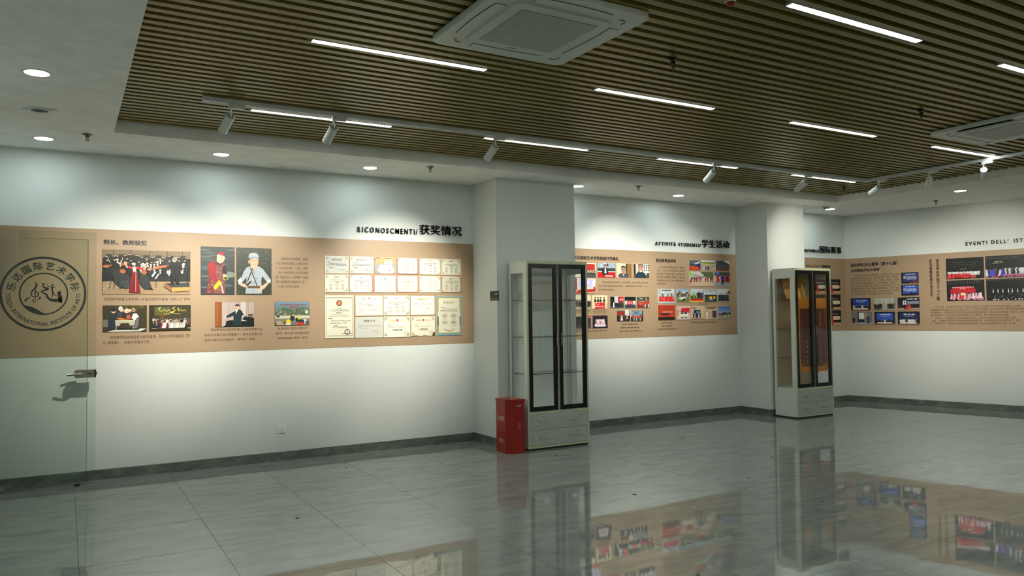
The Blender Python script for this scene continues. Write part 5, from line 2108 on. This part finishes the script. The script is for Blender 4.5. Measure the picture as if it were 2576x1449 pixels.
def art_blue_stage(c, title, n, fg=(40, 40, 46)):
    def f(a):
        a.rect(0, 0, 1, 1, (22, 24, 34))
        a.rect(.1, .3, .92, .93, c)
        a.text(title, .26, .74, .8, .84, (226, 232, 244), .02)
        a.scribble(.34, .7, .66, .03, (190, 204, 232))
        a.rect(0, 0, 1, .12, (130, 96, 70))
        a.crowd(n, .12, .9, .08, .38, [fg, (206, 206, 206), (50, 46, 60)], wide=1.2)
        a.rect(.14, .1, .86, .2, (214, 206, 196))
    return f


def art_slides(c, extra):
    def f(a):
        a.rect(0, 0, 1, 1, (26, 28, 40))
        a.rect(.1, .16, .98, .94, c)
        a.text('大师班', .22, .78, .86, .88, (232, 236, 246), .03)
        a.circ(.2, .56, .12, (206, 206, 210))
        a.circ(.2, .58, .06, (60, 60, 66))
        for y in (.62, .54, .46, .38):
            a.scribble(.32, .88, y, .05, (206, 216, 236))
        a.poly([(.46, 0), (1, 0), (1, .2), (.5, .2)], extra)
        a.person(.58, .1, .3, (30, 30, 34), wide=1.3)
    return f


def art_master_room(a):
    a.rect(0, 0, 1, 1, (176, 176, 162))
    a.rect(0, 0, 1, .3, (160, 158, 144))
    for x in (.2, .78):
        a.line(x, 1, x, .6, .01, (120, 116, 104))
    a.crowd(6, .0, .38, .06, .5, [(40, 40, 44), (70, 66, 60)], wide=1.3)
    a.crowd(5, .66, 1, .1, .5, [(44, 44, 48), (96, 90, 80)], wide=1.3)
    a.person(.5, .36, .3, (150, 130, 70))


def art_singer_red(a):
    a.rect(0, 0, 1, 1, (30, 32, 44))
    a.text('大师班', .4, .80, .96, .92, (226, 230, 240), .03)
    a.rect(.24, .42, .4, .74, (220, 220, 220))
    a.circ(.32, .6, .07, (60, 60, 60))
    for y in (.66, .58, .5):
        a.scribble(.44, .98, y, .05, (206, 210, 226))
    a.rect(0, 0, 1, .16, (176, 140, 110))
    a.person(.32, .06, .44, (34, 34, 38), wide=1.3)
    a.person(.46, .04, .48, (206, 50, 44), dress=True, wide=1.4)
    a.person(.56, .04, .46, (190, 90, 80), dress=True)


def art_lounge(a):
    a.rect(0, 0, 1, 1, (120, 116, 106))
    a.rect(.34, .45, .62, .95, (220, 226, 226))
    a.rect(.3, .4, .36, 1, (60, 52, 46))
    a.rect(.66, .3, .8, .95, (150, 136, 110))
    a.poly([(.28, .2), (.3, .4), (.62, .4), (.62, .2)], (34, 40, 54))
    a.rect(0, 0, 1, .14, (160, 160, 156))
    a.person(.82, .06, .7, (60, 70, 110), wide=1.2)
    a.person(.1, .1, .5, (50, 46, 44), wide=1.3)


def art_concert_lights(a):
    a.rect(0, 0, 1, 1, (28, 28, 26))
    for r, (y, n, x0, x1) in enumerate(((.8, 15, .08, .86), (.7, 15, .1, .82), (.6, 14, .14, .78))):
        for i in range(n):
            a.circ(x0 + (x1 - x0) * i / n, y + .02 * math.sin(i * .4), .012 - r * .002, (190, 190, 176), 6)
    a.scribble(.37, .54, .46, .03, (150, 140, 96))
    a.rect(.02, .02, .8, .14, (190, 70, 66))
    a.crowd(22, .04, .9, .16, .2, [(206, 206, 206), (226, 226, 226)], wide=1.5)
    a.crowd(20, .06, .66, .06, .22, [(206, 50, 50), (190, 40, 44)], dress=True, wide=1.2)
    a.blobs(8, .05, 0, .9, .05, .05, [(20, 20, 20)])


def art_gala(a):
    a.rect(0, 0, 1, 1, (30, 30, 28))
    for y, n in ((.93, 14), (.86, 13)):
        for i in range(n):
            a.circ(.04 + .8 * i / n, y, .012, (196, 196, 186), 6)
    a.text('激情high C之夜', .22, .70, .42, .755, (206, 196, 150), .02)
    a.scribble(.18, .46, .66, .03, (170, 160, 110))
    a.rect(0, 0, 1, .1, (160, 80, 110))
    a.crowd(7, .0, .44, .06, .36, [(224, 220, 220), (96, 40, 48), (60, 70, 190)], dress=True, wide=1.3)
    a.crowd(12, .44, 1, .12, .32, [(40, 40, 44), (206, 206, 214), (60, 60, 70)], wide=1.1)
    a.rect(.44, .08, 1, .13, (190, 110, 140))
    a.blobs(7, .1, 0, .9, .04, .06, [(24, 24, 22)])


def art_red_gala(a):
    a.rect(0, 0, 1, 1, (26, 26, 24))
    for y, n in ((.95, 14), (.86, 14)):
        for i in range(n):
            a.circ(.05 + .9 * i / n, y, .014, (196, 196, 186), 6)
    a.poly([(.1, .36), (.1, .54), (.24, .7), (.64, .7), (.78, .54), (.76, .36)], (190, 26, 44))
    for x in (.2, .34, .5, .64):
        a.line(x, .38, .42 + (x - .42) * .6, .68, .012, (226, 90, 100))
    a.text('成功举办激情之夜音乐会', .14, .63, .74, .68, (246, 226, 220), .02)
    a.scribble(.36, .52, .59, .03, (240, 206, 190))
    a.rect(.12, .03, .98, .14, (206, 130, 150))
    a.crowd(13, .1, .72, .08, .3, [(206, 50, 70), (226, 180, 190), (190, 40, 60)], dress=True, wide=1.2)
    a.crowd(4, .7, .94, .12, .3, [(224, 150, 160), (236, 200, 206)], dress=True, wide=1.3)
    a.rect(.38, .26, .5, .38, (232, 220, 150))
    a.blobs(6, .1, .0, .9, .05, .07, [(22, 22, 20)])


def art_dark_stage(a):
    a.rect(0, 0, 1, 1, (26, 28, 26))
    for i in range(12):
        a.circ(.03 + .95 * i / 12, .95, .014, (206, 206, 190), 6)
    for x in (.17, .29, .41, .55, .64, .77, .9):
        a.ell(x, .42, .014, .08, (214, 220, 216), 8)
        a.circ(x, .52, .02, (206, 196, 180), 8)
    a.blobs(26, .05, .08, .97, .3, .02, [(196, 200, 190), (150, 150, 150)])
    a.blobs(12, .02, .02, .97, .08, .04, [(206, 160, 180), (226, 206, 214)])

# ================================================================ TAN PANELS, LETTERING AND PICTURES
PZ0_, PZ1_ = 1.174, 2.377


def crop(ox, oy, s):
    """pixel positions read off an enlarged crop of the photograph"""
    return lambda x, y: (ox + x / s, oy + y / s)


def panel(plane, u0, u1, label):
    m = MB().box(u0, u1, -PANEL_T, -.0002, PZ0_, PZ1_)
    return tag(obj('wall_panel', m, BROWN, None, plane.o, plane.ang), label, 'panel')


def words(pan, plane, cv, text, a, b, ink=INK, bold=.004, heavy=0.0, name='caption'):
    fit = plane.rect_box if plane is P_LEFT and cv(*a)[1] > 795 else plane.rect
    u0, z0, u1, z1 = fit(cv(*a), cv(*b))
    obj(name, text_mb(text, u0, z0, u1, z1, -PANEL_T - .0004, bold, heavy), ink, pan)


def block(pan, plane, cv, lines, a, b, ink=INK, bold=.002):
    u0, z0, u1, z1 = plane.rect(cv(*a), cv(*b))
    obj('caption', para_mb(lines, u0, z0, u1, z1, -PANEL_T - .0004, bold), ink, pan)


TRACKING = .17


def heading(plane, items, label):
    t = thing('wall_lettering', label, 'lettering', plane.pt(items[0][1][0], items[0][1][1], 0), plane.ang)
    u_, z_ = items[0][1][0], items[0][1][1]
    for text, (u0, z0, u1, z1), bold, heavy in items:
        lay, _ = layout(text, bold, .01, .03 if ord(text[0]) > 0x2E00 else TRACKING)
        xs = [x + v[0] for x, vs, f in lay for v in vs]
        ys = [v[1] for x, vs, f in lay for v in vs]
        sx, sy = (u1 - u0) / (max(xs) - min(xs)), (z1 - z0) / (max(ys) - min(ys))
        for x, vs, fs in lay:
            mb = MB()
            for sh in (-heavy, heavy):
                mb.add([(u0 + (x + v[0] - min(xs) + sh) * sx - u_, -.016 - v[2] / .01 * .004, z0 + (v[1] - min(ys)) * sy - z_) for v in vs], fs)
            mb.box(u0 + (x + sum(v[0] for v in vs) / len(vs) - min(xs)) * sx - u_ - .002, u0 + (x + sum(v[0] for v in vs) / len(vs) - min(xs)) * sx - u_ + .002, -.012, 0,
                   (z0 + z1) / 2 - z_ - .002, (z0 + z1) / 2 - z_ + .002)
            obj('letter', mb, BLACK, t)
    return t


L_ = P_LEFT
cA, cB, cC = crop(240, 560, 4.2617), crop(780, 540, 4.026), crop(1430, 580, 4.9956)
cD, cE = crop(2010, 600, 6.0385), crop(2090, 580, 5.175)

# ---------------------------------------------------------------- first panel
pan1 = panel(L_, X_END + .002, PIL1[0] - .001, 'tan panel with certificates and prize winner photos, partly behind the glass door')
tag(obj('emblem', em, mat('dark green print', (30, 36, 30), 0.55), pan1), 'round dark emblem with ringed lettering around a treble clef')
heading(L_, [('RICONOSCMENTI/', L_.rect(cB(475, 122), cB(1082, 205)), .014, .012), ('获奖情况', L_.rect(cB(1103, 100), cB(1530, 218)), .004, .020)],
        'raised black letters reading RICONOSCMENTI above the first panel')
words(pan1, L_, cA, '院长、教师获奖', (90, 180), (552, 248), INKB, .014, .03, 'title')
words(pan1, L_, cA, '我院教师张夏乐荣获第十五届全国声乐展演“优秀人才”称号', (92, 803), (1015, 838))
words(pan1, L_, cA, '我院教师杨迪受国家大剧院邀请，前往北京参演歌剧《贾', (155, 1200), (1012, 1246))
words(pan1, L_, cA, '尼·斯基基》，在剧中饰演马尔科', (78, 1262), (580, 1305))
block(pan1, L_, cA, ['　　我院院长郝志明、教师', '于宏演唱的歌曲《忠诚于你', '》以及郝志明、于宏、梁利', '、田小明参演的大型民族歌', '剧《雁翎队》获得第十四届', '河北省精神文明建设“五个', '一工程”优秀作品奖。'], (1932, 370), (2284, 712))
words(pan1, L_, cA, '我院教师赵泽昊荣获第十四届中国音乐金', (1235, 1128), (1790, 1162))
words(pan1, L_, cA, '钟奖河北赛区选拔赛暨第十一届河北省音乐金', (1170, 1182), (1790, 1217))
words(pan1, L_, cA, '钟奖大赛声乐民族唱法（青年组）银奖；', (1170, 1237), (1718, 1273))
words(pan1, L_, cA, '赵泽昊在中国西北音乐节', (1955, 1118), (2272, 1150))
words(pan1, L_, cA, '（佛坪）第六届“熊猫音乐奖”', (1925, 1169), (2300, 1201))
words(pan1, L_, cA, '民歌邀请赛中荣获一等奖', (1955, 1221), (2272, 1252))
G = 'photos on the first panel'
EDG = mat('dark photo edge', (70, 62, 52), 0.5)
for a, b, fn, lb in (((78, 288), (1016, 773), art_orchestra, 'large photo of a singer in a red gown before an orchestra'),
                     ((80, 888), (550, 1165), art_opera_table, 'dark photo of opera actors leaning over a pale table'),
                     ((577, 885), (1020, 1155), art_curtain_call, 'dark photo of a costumed cast lined up under gold script'),
                     ((1130, 255), (1491, 773), art_red_robe, 'tall photo of a man in a maroon robe with yellow cuffs'),
                     ((1513, 268), (1887, 773), art_soldier, 'tall photo of a man in a pale grey uniform and cap'),
                     ((1285, 850), (1700, 1112), art_pianist, 'photo of a singer in a dark green suit beside a piano'),
                     ((1922, 848), (2292, 1096), art_ceremony, 'photo of an outdoor ceremony with a yellow helmet in the crowd')):
    picture(L_, L_.rect(cA(*a), cA(*b)), fn, lb, 'photo', G, edge=EDG)
G = 'certificates on the first panel'
RB, RBD = (176, 64, 52), (120, 50, 36)
SE = 'cream certificate with six round seals and red corner ribbons'
for a, b, k, lb in (
        ((148, 417), (388, 598), dict(style='letter', paper='grey', fancy=1, ink=(70, 68, 66)), 'grey prize certificate with a centre fold and bold dark print'),
        ((400, 422), (640, 598), dict(style='letter', paper='grey', fancy=1, ink=(112, 104, 98), short=0), 'grey prize certificate with a centre fold and paler print'),
        ((651, 432), (861, 600), dict(style='leaning'), 'photo of an open certificate leaning among boxes'),
        ((878, 437), (1092, 606), dict(style='seals', paper='rose', ribbon=RB, cover=(120, 44, 40), award='三等奖', ink=(150, 128, 110)), 'rose certificate with six faint seals and a dark red cover edge'),
        ((1105, 443), (1317, 610), dict(style='seals', paper='white', ribbon=(150, 76, 50), border=(190, 184, 160), ink=(80, 76, 66), seal=(120, 110, 120)), 'white certificate with six seals, red ribbons and a grey border'),
        ((1325, 450), (1525, 613), dict(style='seals', paper='cream', fancy=1, border=(150, 146, 120), ink=(56, 52, 46), ink2=(80, 76, 64), seal=(96, 84, 84)), 'olive cream certificate with dark print and six dark seals, ending the top row'),
        ((148, 607), (385, 785), dict(style='seals', paper='cream', fancy=1, ink=(70, 70, 100), seal=(120, 116, 130), award='铜奖'), 'pale green certificate with bluish heading and six ringed seals'),
        ((397, 612), (637, 787), dict(style='seals', paper='white', ribbon=RBD, spine=(206, 110, 100), ink=(84, 80, 76)), 'white certificate with brown ribbons and a pink spine'),
        ((650, 617), (864, 787), dict(style='ten', paper='white'), 'bright white certificate with ten small seals in two rows'),
        ((877, 620), (1092, 787), dict(style='seals', paper='rose', ribbon=(206, 110, 84), cover=(206, 120, 96), ink=(206, 150, 110), seal=(226, 170, 140)), 'rose certificate with faint orange seals and coral ribbons'),
        ((1105, 623), (1317, 788), dict(style='seals', paper='white', fancy=1, ink=(170, 158, 130), ink2=(190, 176, 130), seal=(190, 166, 150)), 'plain white certificate with six very faint seals'),
        ((1327, 627), (1528, 790), dict(style='seals', paper='shade', ribbon=RBD, cover=(96, 48, 34), ink=(84, 78, 66)), 'shaded buff certificate with dark brown ribbons ending the second row'),
        ((148, 817), (440, 1247), dict(style='honorary', paper='cream', border=(150, 132, 96), ink=(70, 70, 72)), 'tall certificate headed Honorary Certificate with a red medallion'),
        ((455, 820), (733, 1023), dict(style='award', paper='white', border=(206, 196, 160), logo=(196, 50, 50), mid='三等奖'), 'white certificate with a red and white round logo'),
        ((739, 820), (1007, 1019), dict(style='seals', paper='white', fancy=1, ink=(130, 122, 110), seal=(206, 130, 130), ink2=(180, 160, 110)), 'large white certificate with six pink seals in the lower rows'),
        ((1015, 822), (1258, 1013), dict(style='award', paper='white', border=(230, 222, 196), gold=(222, 166, 60)), 'white certificate with an orange gold heading'),
        ((1275, 822), (1532, 1218), dict(style='blue'), 'tall certificate with a blue and gold border and four seals'),
        ((455, 1040), (735, 1242), dict(style='award', paper='grey', gold=(128, 110, 60)), 'pale grey certificate with a brush lettered olive heading'),
        ((740, 1033), (1012, 1237), dict(style='member', paper='white', fancy=1, mid='优秀团干部', gold=(226, 210, 90)), 'white certificate with a pink round logo and pale yellow heading'),
        ((1018, 1033), (1262, 1225), dict(style='member', paper='cream', fancy=1, mid='优秀团员', stain=1), 'cream certificate with a crimson logo and a stained lower edge')):
    picture(L_, L_.rect(cB(*a), cB(*b)), cert(k), lb, 'certificate', G, 'certificate_board')

# ---------------------------------------------------------------- second panel
u1 = L_.uz(1853, 740)[0]
pan2 = panel(L_, PIL1[1] + .001, u1, 'tan panel of student activity photos between the two pillars')
heading(L_, [('ATTIVITÀ STUDENTI/', L_.rect(cC(1082, 128), cC(1652, 210)), .014, .012), ('学生活动', L_.rect(cC(1668, 112), cC(2010, 226)), .004, .020)],
        'raised black letters reading ATTIVITÀ STUDENTI above the second panel')
words(pan2, L_, cC, '乐达国际艺术学院首届开学典礼', (62, 315), (630, 380), INKB, .014, .03, 'title')
words(pan2, L_, cC, '阳光体育运动会', (1100, 352), (1350, 405), INKB, .014, .03, 'title')
words(pan2, L_, cC, '原石家庄学院党委副书记、校长刘建军、意大利帕多瓦音乐学院', (425, 638), (1000, 669))
words(pan2, L_, cC, '院长艾利奥·奥利奥出席开学典礼。中意两校相关部门负责人、2022', (382, 682), (992, 713))
words(pan2, L_, cC, '级全体新生参加典礼。', (382, 731), (580, 758))
block(pan2, L_, cC, ['　　在2023年阳光体育运动会中，我院运动', '员30人，参加了12个项目的比赛，其中荣获', '在田径男子甲组铅球三等奖，其他同学也发', '扬不懈努力和团结向上的精神，在诸多项目', '中取得较好的成绩。同时，我院也荣获“体', '育道德风尚奖”。'], (1104, 445), (1472, 694))
for tx, a, b in (('我院学生在河北省大学生艺术展', (85, 992), (272, 1006)), ('演中获奖合影留念', (85, 1013), (272, 1028)),
                 ('我院师生代表赴石家庄', (312, 990), (468, 1004)), ('参加河北省高校艺术交流大会', (308, 1011), (477, 1026)), ('获得优秀组织“三等奖”荣誉', (318, 1031), (465, 1045)),
                 ('河北省大学生合唱比赛暨五四歌咏大会', (95, 1250), (486, 1273)),
                 ('我院尚乐合唱团成功参演', (668, 1165), (873, 1192)), ('中国著名女高音歌唱家吴碧霞', (652, 1207), (892, 1231)), ('《春江花月夜》石家庄主题音乐会', (640, 1247), (912, 1276)),
                 ('大学生心理运动会', (1630, 912), (1760, 935)), ('我院尚乐合唱团在', (1165, 1148), (1302, 1172)), ('《星火山歌悠悠》', (1165, 1186), (1306, 1211)),
                 ('公益合唱交响音乐会中精彩亮相', (1115, 1226), (1354, 1251)), ('我院暑期社会实践志愿服务队在西柏坡参观学习', (1535, 1140), (1881, 1166))):
    words(pan2, L_, cC, tx, a, b, INKB if b[1] > 1140 else INK, .006)
G = 'photos on the second panel'
for a, b, fn, lb in (((60, 405), (341, 592), art_hall_table, 'photo of a hall with a white table, half hidden behind the cabinet'),
                     ((358, 405), (585, 595), art_speaker, 'photo of a man in a dark jacket at a red lectern'),
                     ((597, 412), (790, 592), art_portrait_light, 'portrait photo of a man before a pale wall and brown curtain'),
                     ((810, 418), (1009, 598), art_portrait_dark, 'portrait photo of a bearded man in a dark blue shirt'),
                     ((40, 600), (342, 790), art_screen_hall, 'photo of a red hall with a large pale screen behind the cabinet'),
                     ((60, 815), (277, 985), art_group_indoor, 'group photo in a pale room, half hidden by the cabinet'),
                     ((290, 815), (486, 981), art_red_flag, 'photo of four people holding a red flag'),
                     ((517, 830), (688, 973), art_choir_stage, 'photo of a choir on a dark stage beside a red screen corner'),
                     ((697, 832), (841, 973), art_red_screen, 'photo of a small red screen above a dark hall'),
                     ((850, 832), (1013, 973), art_red_gowns, 'photo of a choir in red gowns among greenery'),
                     ((600, 1003), (768, 1138), art_dancers_dark, 'dark photo with one figure in a white dress'),
                     ((775, 1005), (936, 1138), art_choir_screen, 'photo of a choir under a blue grey screen'),
                     ((60, 1070), (279, 1235), art_suits, 'photo of people in dark suits, half hidden by the cabinet'),
                     ((295, 1065), (489, 1222), art_white_stage, 'photo of a white lit stage in a black hall'),
                     ((1507, 368), (1655, 500), art_barrier, 'photo of an orange barrier on a red track'),
                     ((1662, 372), (1836, 510), art_track_far, 'photo of a track seen from afar with yellow stands'),
                     ((1843, 378), (2014, 512), art_stand, 'photo of athletes by a covered stand'),
                     ((1508, 515), (1815, 702), art_runners, 'wide photo of runners on a pale track'),
                     ((1825, 520), (2024, 704), art_sprint, 'photo of a sprinter in blue before a red dressed crowd'),
                     ((1113, 735), (1332, 916), art_red_choir, 'photo of a choir in red skirts before a grey building'),
                     ((1350, 735), (1513, 896), art_lawn, 'photo of a white sheet spread on a lawn'),
                     ((1525, 735), (1688, 896), art_inflatable, 'photo of bright inflatable figures on a red mat'),
                     ((1700, 735), (1861, 896), art_blocks, 'photo of yellow blocks on a field under a cloudy sky'),
                     ((1868, 735), (2024, 896), art_team, 'photo of a team in dark tops and white trousers'),
                     ((1117, 935), (1336, 1123), art_red_curtain, 'photo of a choir before a red curtain'),
                     ((1358, 952), (1528, 1119), art_banner_group, 'photo of a group holding a white banner below a red one'),
                     ((1532, 952), (1698, 1115), art_museum, 'photo of museum visitors before a blue globe display'),
                     ((1703, 952), (1863, 1113), art_gallery, 'photo of visitors in a pale gallery with ceiling beams'),
                     ((1875, 952), (2031, 1111), art_field, 'photo of a group on a field under a deep blue sky')):
    picture(L_, L_.rect(cC(*a), cC(*b)), fn, lb, 'photo', G)

# ---------------------------------------------------------------- corner panel behind the second cabinet
pan3 = panel(L_, PIL2[1] + .001, CORNER[0] - .001, 'tan panel between the second pillar and the wall corner')
r = L_.rect(cD(-50, 152), cD(290, 215))
heading(L_, [('INTERNAZIONALI/', (L_.uz(*cD(-70, 150))[0], r[1], r[2], r[3]), .014, .012), ('国际赛事', L_.rect(cD(303, 112), cD(633, 232)), .004, .022)],
        'raised black letters ending in NAZIONALI above the corner panel')
words(pan3, L_, cD, '“Ottavio Ziino”', (84, 395), (328, 440), INKB, .010, .012, 'title')
words(pan3, L_, cD, '国际歌唱', (345, 404), (473, 447), INKB, .014, .03, 'title')
for i, (y0, y1, c) in enumerate(((622, 832, (206, 40, 60)), (858, 1072, (60, 40, 46)), (1097, 1306, (216, 40, 60)))):
    for j, (xa, xb) in enumerate(((215, 405), (428, 622))):
        dx = i * 6
        lb = ('black poster of a singer in red' if c[0] > 100 else 'black poster of a singer in dark clothes') + (
            ', seen through the cabinet glass' if j == 0 else ' beside the wall corner') + (' in the %s row' % ('top', 'middle', 'bottom')[i] if c[0] > 100 else '')
        picture(L_, L_.rect(cD(xa + dx, y0 - 4), cD(xb + dx, y1)), art_poster(i, c), lb, 'poster', 'posters on the corner panel', 'poster_board', edge=EDG)

# ---------------------------------------------------------------- angled wall
Q = P_RIGHT
pan4 = panel(Q, .001, 8.2, 'tan panel of concert photos on the angled wall')
h = Q.rect(cE(1758, 150), cE(2510, 148))
full, vis = layout('EVENTI DELL’ ISTITUTO', .014, .01, TRACKING)[1], layout('EVENTI DELL’ IST', .014, .01, TRACKING)[1]
heading(Q, [('EVENTI DELL’ ISTITUTO', (h[0], h[1], h[0] + (h[2] - h[0]) * full / vis, h[3]), .014, .012)], 'raised black letters beginning EVENTI DELL on the angled wall')


def rwords(text, a, b, ink=INK, bold=.006, name='caption'):
    words(pan4, Q, cE, text, a, b, ink, .014 if name == 'title' else bold, .03 if name == 'title' else 0, name)


rwords('成功举办2023夏季（第十七届）', (258, 430), (868, 446), INKB, .035, 'title')
rwords('北京国际声乐大师班', (260, 505), (643, 526), INKB, .035, 'title')
block(pan4, Q, cE, ['　　本次大师班由著名男高音歌唱家、乐达国际艺术学院名誉', '院长晁浩建教授作为发起人，邀请了李秀英、杨柏、张雪梅、', '刘斌、孙红霞、刘浩、陈兰、万丹、郝秀秀、张家鑫、刘荣法',
                    '等知名声乐教育家及歌唱家共计15人的专家团队。这是该活', '动自2005年创办以来首次第17届举办。大师班共历时15天，专', '家团队由25名国内知名声乐教育家及歌唱家组成，吸引了全国',
                    '各地100余名音乐爱好者学习交流。活动内容涵盖了2场专题讲', '座、3场声乐大师课、6场主题音乐会和少儿声乐展演。'], (258, 580), (898, 832))
for col, tx, a, b in ((0, '晁浩建教授师生音乐会', (1280, 375), (1335, 858)), (1, '成功举办激情', (1366, 370), (1418, 668))):
    u0, z0, u1, z1 = Q.rect(cE(*a), cE(*b))
    m = MB()
    n = len(tx)
    for i, ch in enumerate(tx):
        vs, fs, adv = glyph(ch, .014)
        s = (z1 - z0) / n
        for k, sh in enumerate((-.03, .03)):
            m.add([(u0 + (v[0] + sh) * (u1 - u0), -PANEL_T - .0004 - k * .00005, z1 - i * s - s * .88 + v[1] * s) for v in vs], fs)
    obj('title', m, INKB, pan4)
u0, z0, u1, z1 = Q.rect(cE(1372, 672), cE(1428, 916))
m = text_mb('high C', 0, 0, (z1 - z0) * .55, (u1 - u0) * .92, 0, .03)
m.v = [(u0 + z, -PANEL_T - .0004, z1 - x) for x, y, z in m.v]
obj('title', m, INKB, pan4)
m = MB()
for i, ch in enumerate('之夜'):
    vs, fs, adv = glyph(ch, .014)
    s = (z1 - z0) * .205
    zt = z1 - (z1 - z0) * .58
    for k, sh in enumerate((-.03, .03)):
        m.add([(u0 + (v[0] + sh) * (u1 - u0) * .92, -PANEL_T - .0004 - k * .00005, zt - i * s - s * .88 + v[1] * s) for v in vs], fs)
obj('title', m, INKB, pan4)
L2 = ['　　6月10日晚，由石家庄学院主办，国际交流学院、乐达国际艺术学院承办的激情high C之夜—', '晁浩建教授师生音乐会在人文礼堂成功举办。校党委书记陈亮、副书记徐悦欣、著名男高音歌唱家', '声乐教育家、乐达国际艺术学院名誉院长晁浩建教授等领导与千余名师生共同观看了音乐会。晁浩',
      '教授带领他的二十余名学生为我校师生献上了一场民族、美声交融共织的声乐盛宴。', '　　音乐会上，乐达国际艺术学院合唱团正式成立，陈亮为合唱团命名“尚乐合唱团”并授',
      '（旗）。他勉励合唱团团员用真挚的感情演绎高雅艺术，用优美嘹亮的歌声弘扬主旋律，歌达', '律，唱响新时代。他希望尚乐合唱团能够蓬勃发展，成为学校美育教育的主力军、生力军。']
block(pan4, Q, cE, L2, (1300, 985), (2530, 1225))
G = 'photos on the angled wall panel'
BL, BL2 = (44, 70, 150), (54, 84, 176)
for a, b, fn, lb in (((918, 550), (1147, 683), art_slides((52, 62, 120), (110, 50, 44)), 'photo of a lecture slide on a dark stage with a red brown table'),
                     ((918, 707), (1147, 841), art_slides(BL2, (30, 34, 60)), 'photo of a lecture slide on a bright blue stage'),
                     ((263, 883), (523, 1043), art_blue_stage(BL, '声乐大师班', 9), 'photo of people seated at a long table under a blue screen'),
                     ((560, 878), (836, 1037), art_master_room, 'photo of a pale room with people along both sides'),
                     ((872, 872), (1159, 1033), art_singer_red, 'photo of a singer in a red dress beside projected slides'),
                     ((273, 1063), (541, 1223), art_lounge, 'photo of a lounge with a bright window and dark sofa'),
                     ((570, 1060), (841, 1226), art_blue_stage(BL2, '北京国际声乐', 5, (60, 50, 50)), 'photo of a blue projected page over a few seated people'),
                     ((872, 1055), (1163, 1229), art_blue_stage((38, 48, 80), '音乐会', 13, (206, 206, 206)), 'photo of a row of performers in white under a dark blue screen'),
                     ((1500, 368), (1999, 616), art_concert_lights, 'large concert photo of a choir in red skirts under rows of lights'),
                     ((1508, 654), (2007, 908), art_red_gala, 'large concert photo with a red fan shaped backdrop'),
                     ((2010, 336), (2560, 596), art_gala, 'large concert photo of singers in white and blue gowns'),
                     ((2022, 634), (2566, 902), art_dark_stage, 'large concert photo of a nearly black stage with pale figures')):
    picture(Q, Q.rect(cE(*a), cE(*b)), fn, lb, 'photo', G, edge=EDG)

# ---------------------------------------------------------------- facing wall behind the viewer, seen in the glass
pan5 = panel(P_BACK, .6, 13.6, 'tan panel on the wall facing the cabinets')
heading(P_BACK, [('MAESTRI IN CAMPUS/', (2.36, 2.515, 3.56, 2.58), .014, .012), ('名师', (3.60, 2.485, 3.90, 2.615), .004, .02)], 'raised black letters reading MAESTRI IN CAMPUS on the facing wall')
rng = random.Random(4)
for i, (u, fn, nm) in enumerate(((2.0, art_hall_table, 'hall with a white table'), (2.7, art_master_room, 'pale practice room'), (3.4, art_group_indoor, 'group in a pale room'), (4.3, art_singer_red, 'singer in red by slides'),
                                 (6.0, art_lounge, 'lounge with a window'), (7.6, art_team, 'team outdoors'), (9.2, art_choir_screen, 'choir under a screen'), (10.8, art_lawn, 'white sheet on a lawn'), (12.6, art_red_gowns, 'choir in red gowns'))):
    picture(P_BACK, (u, 1.55, u + .55, 1.92), fn, 'photo of a %s on the facing wall panel' % nm, 'photo', 'photos on the facing wall panel')
    obj('caption', para_mb(['我院名师进校园系列活动'], u, 1.40, u + .55, 1.44, -PANEL_T - .0004), INK, pan5)

bpy.data.objects.remove(_to)
bpy.data.curves.remove(_tc)
bpy.context.view_layer.update()
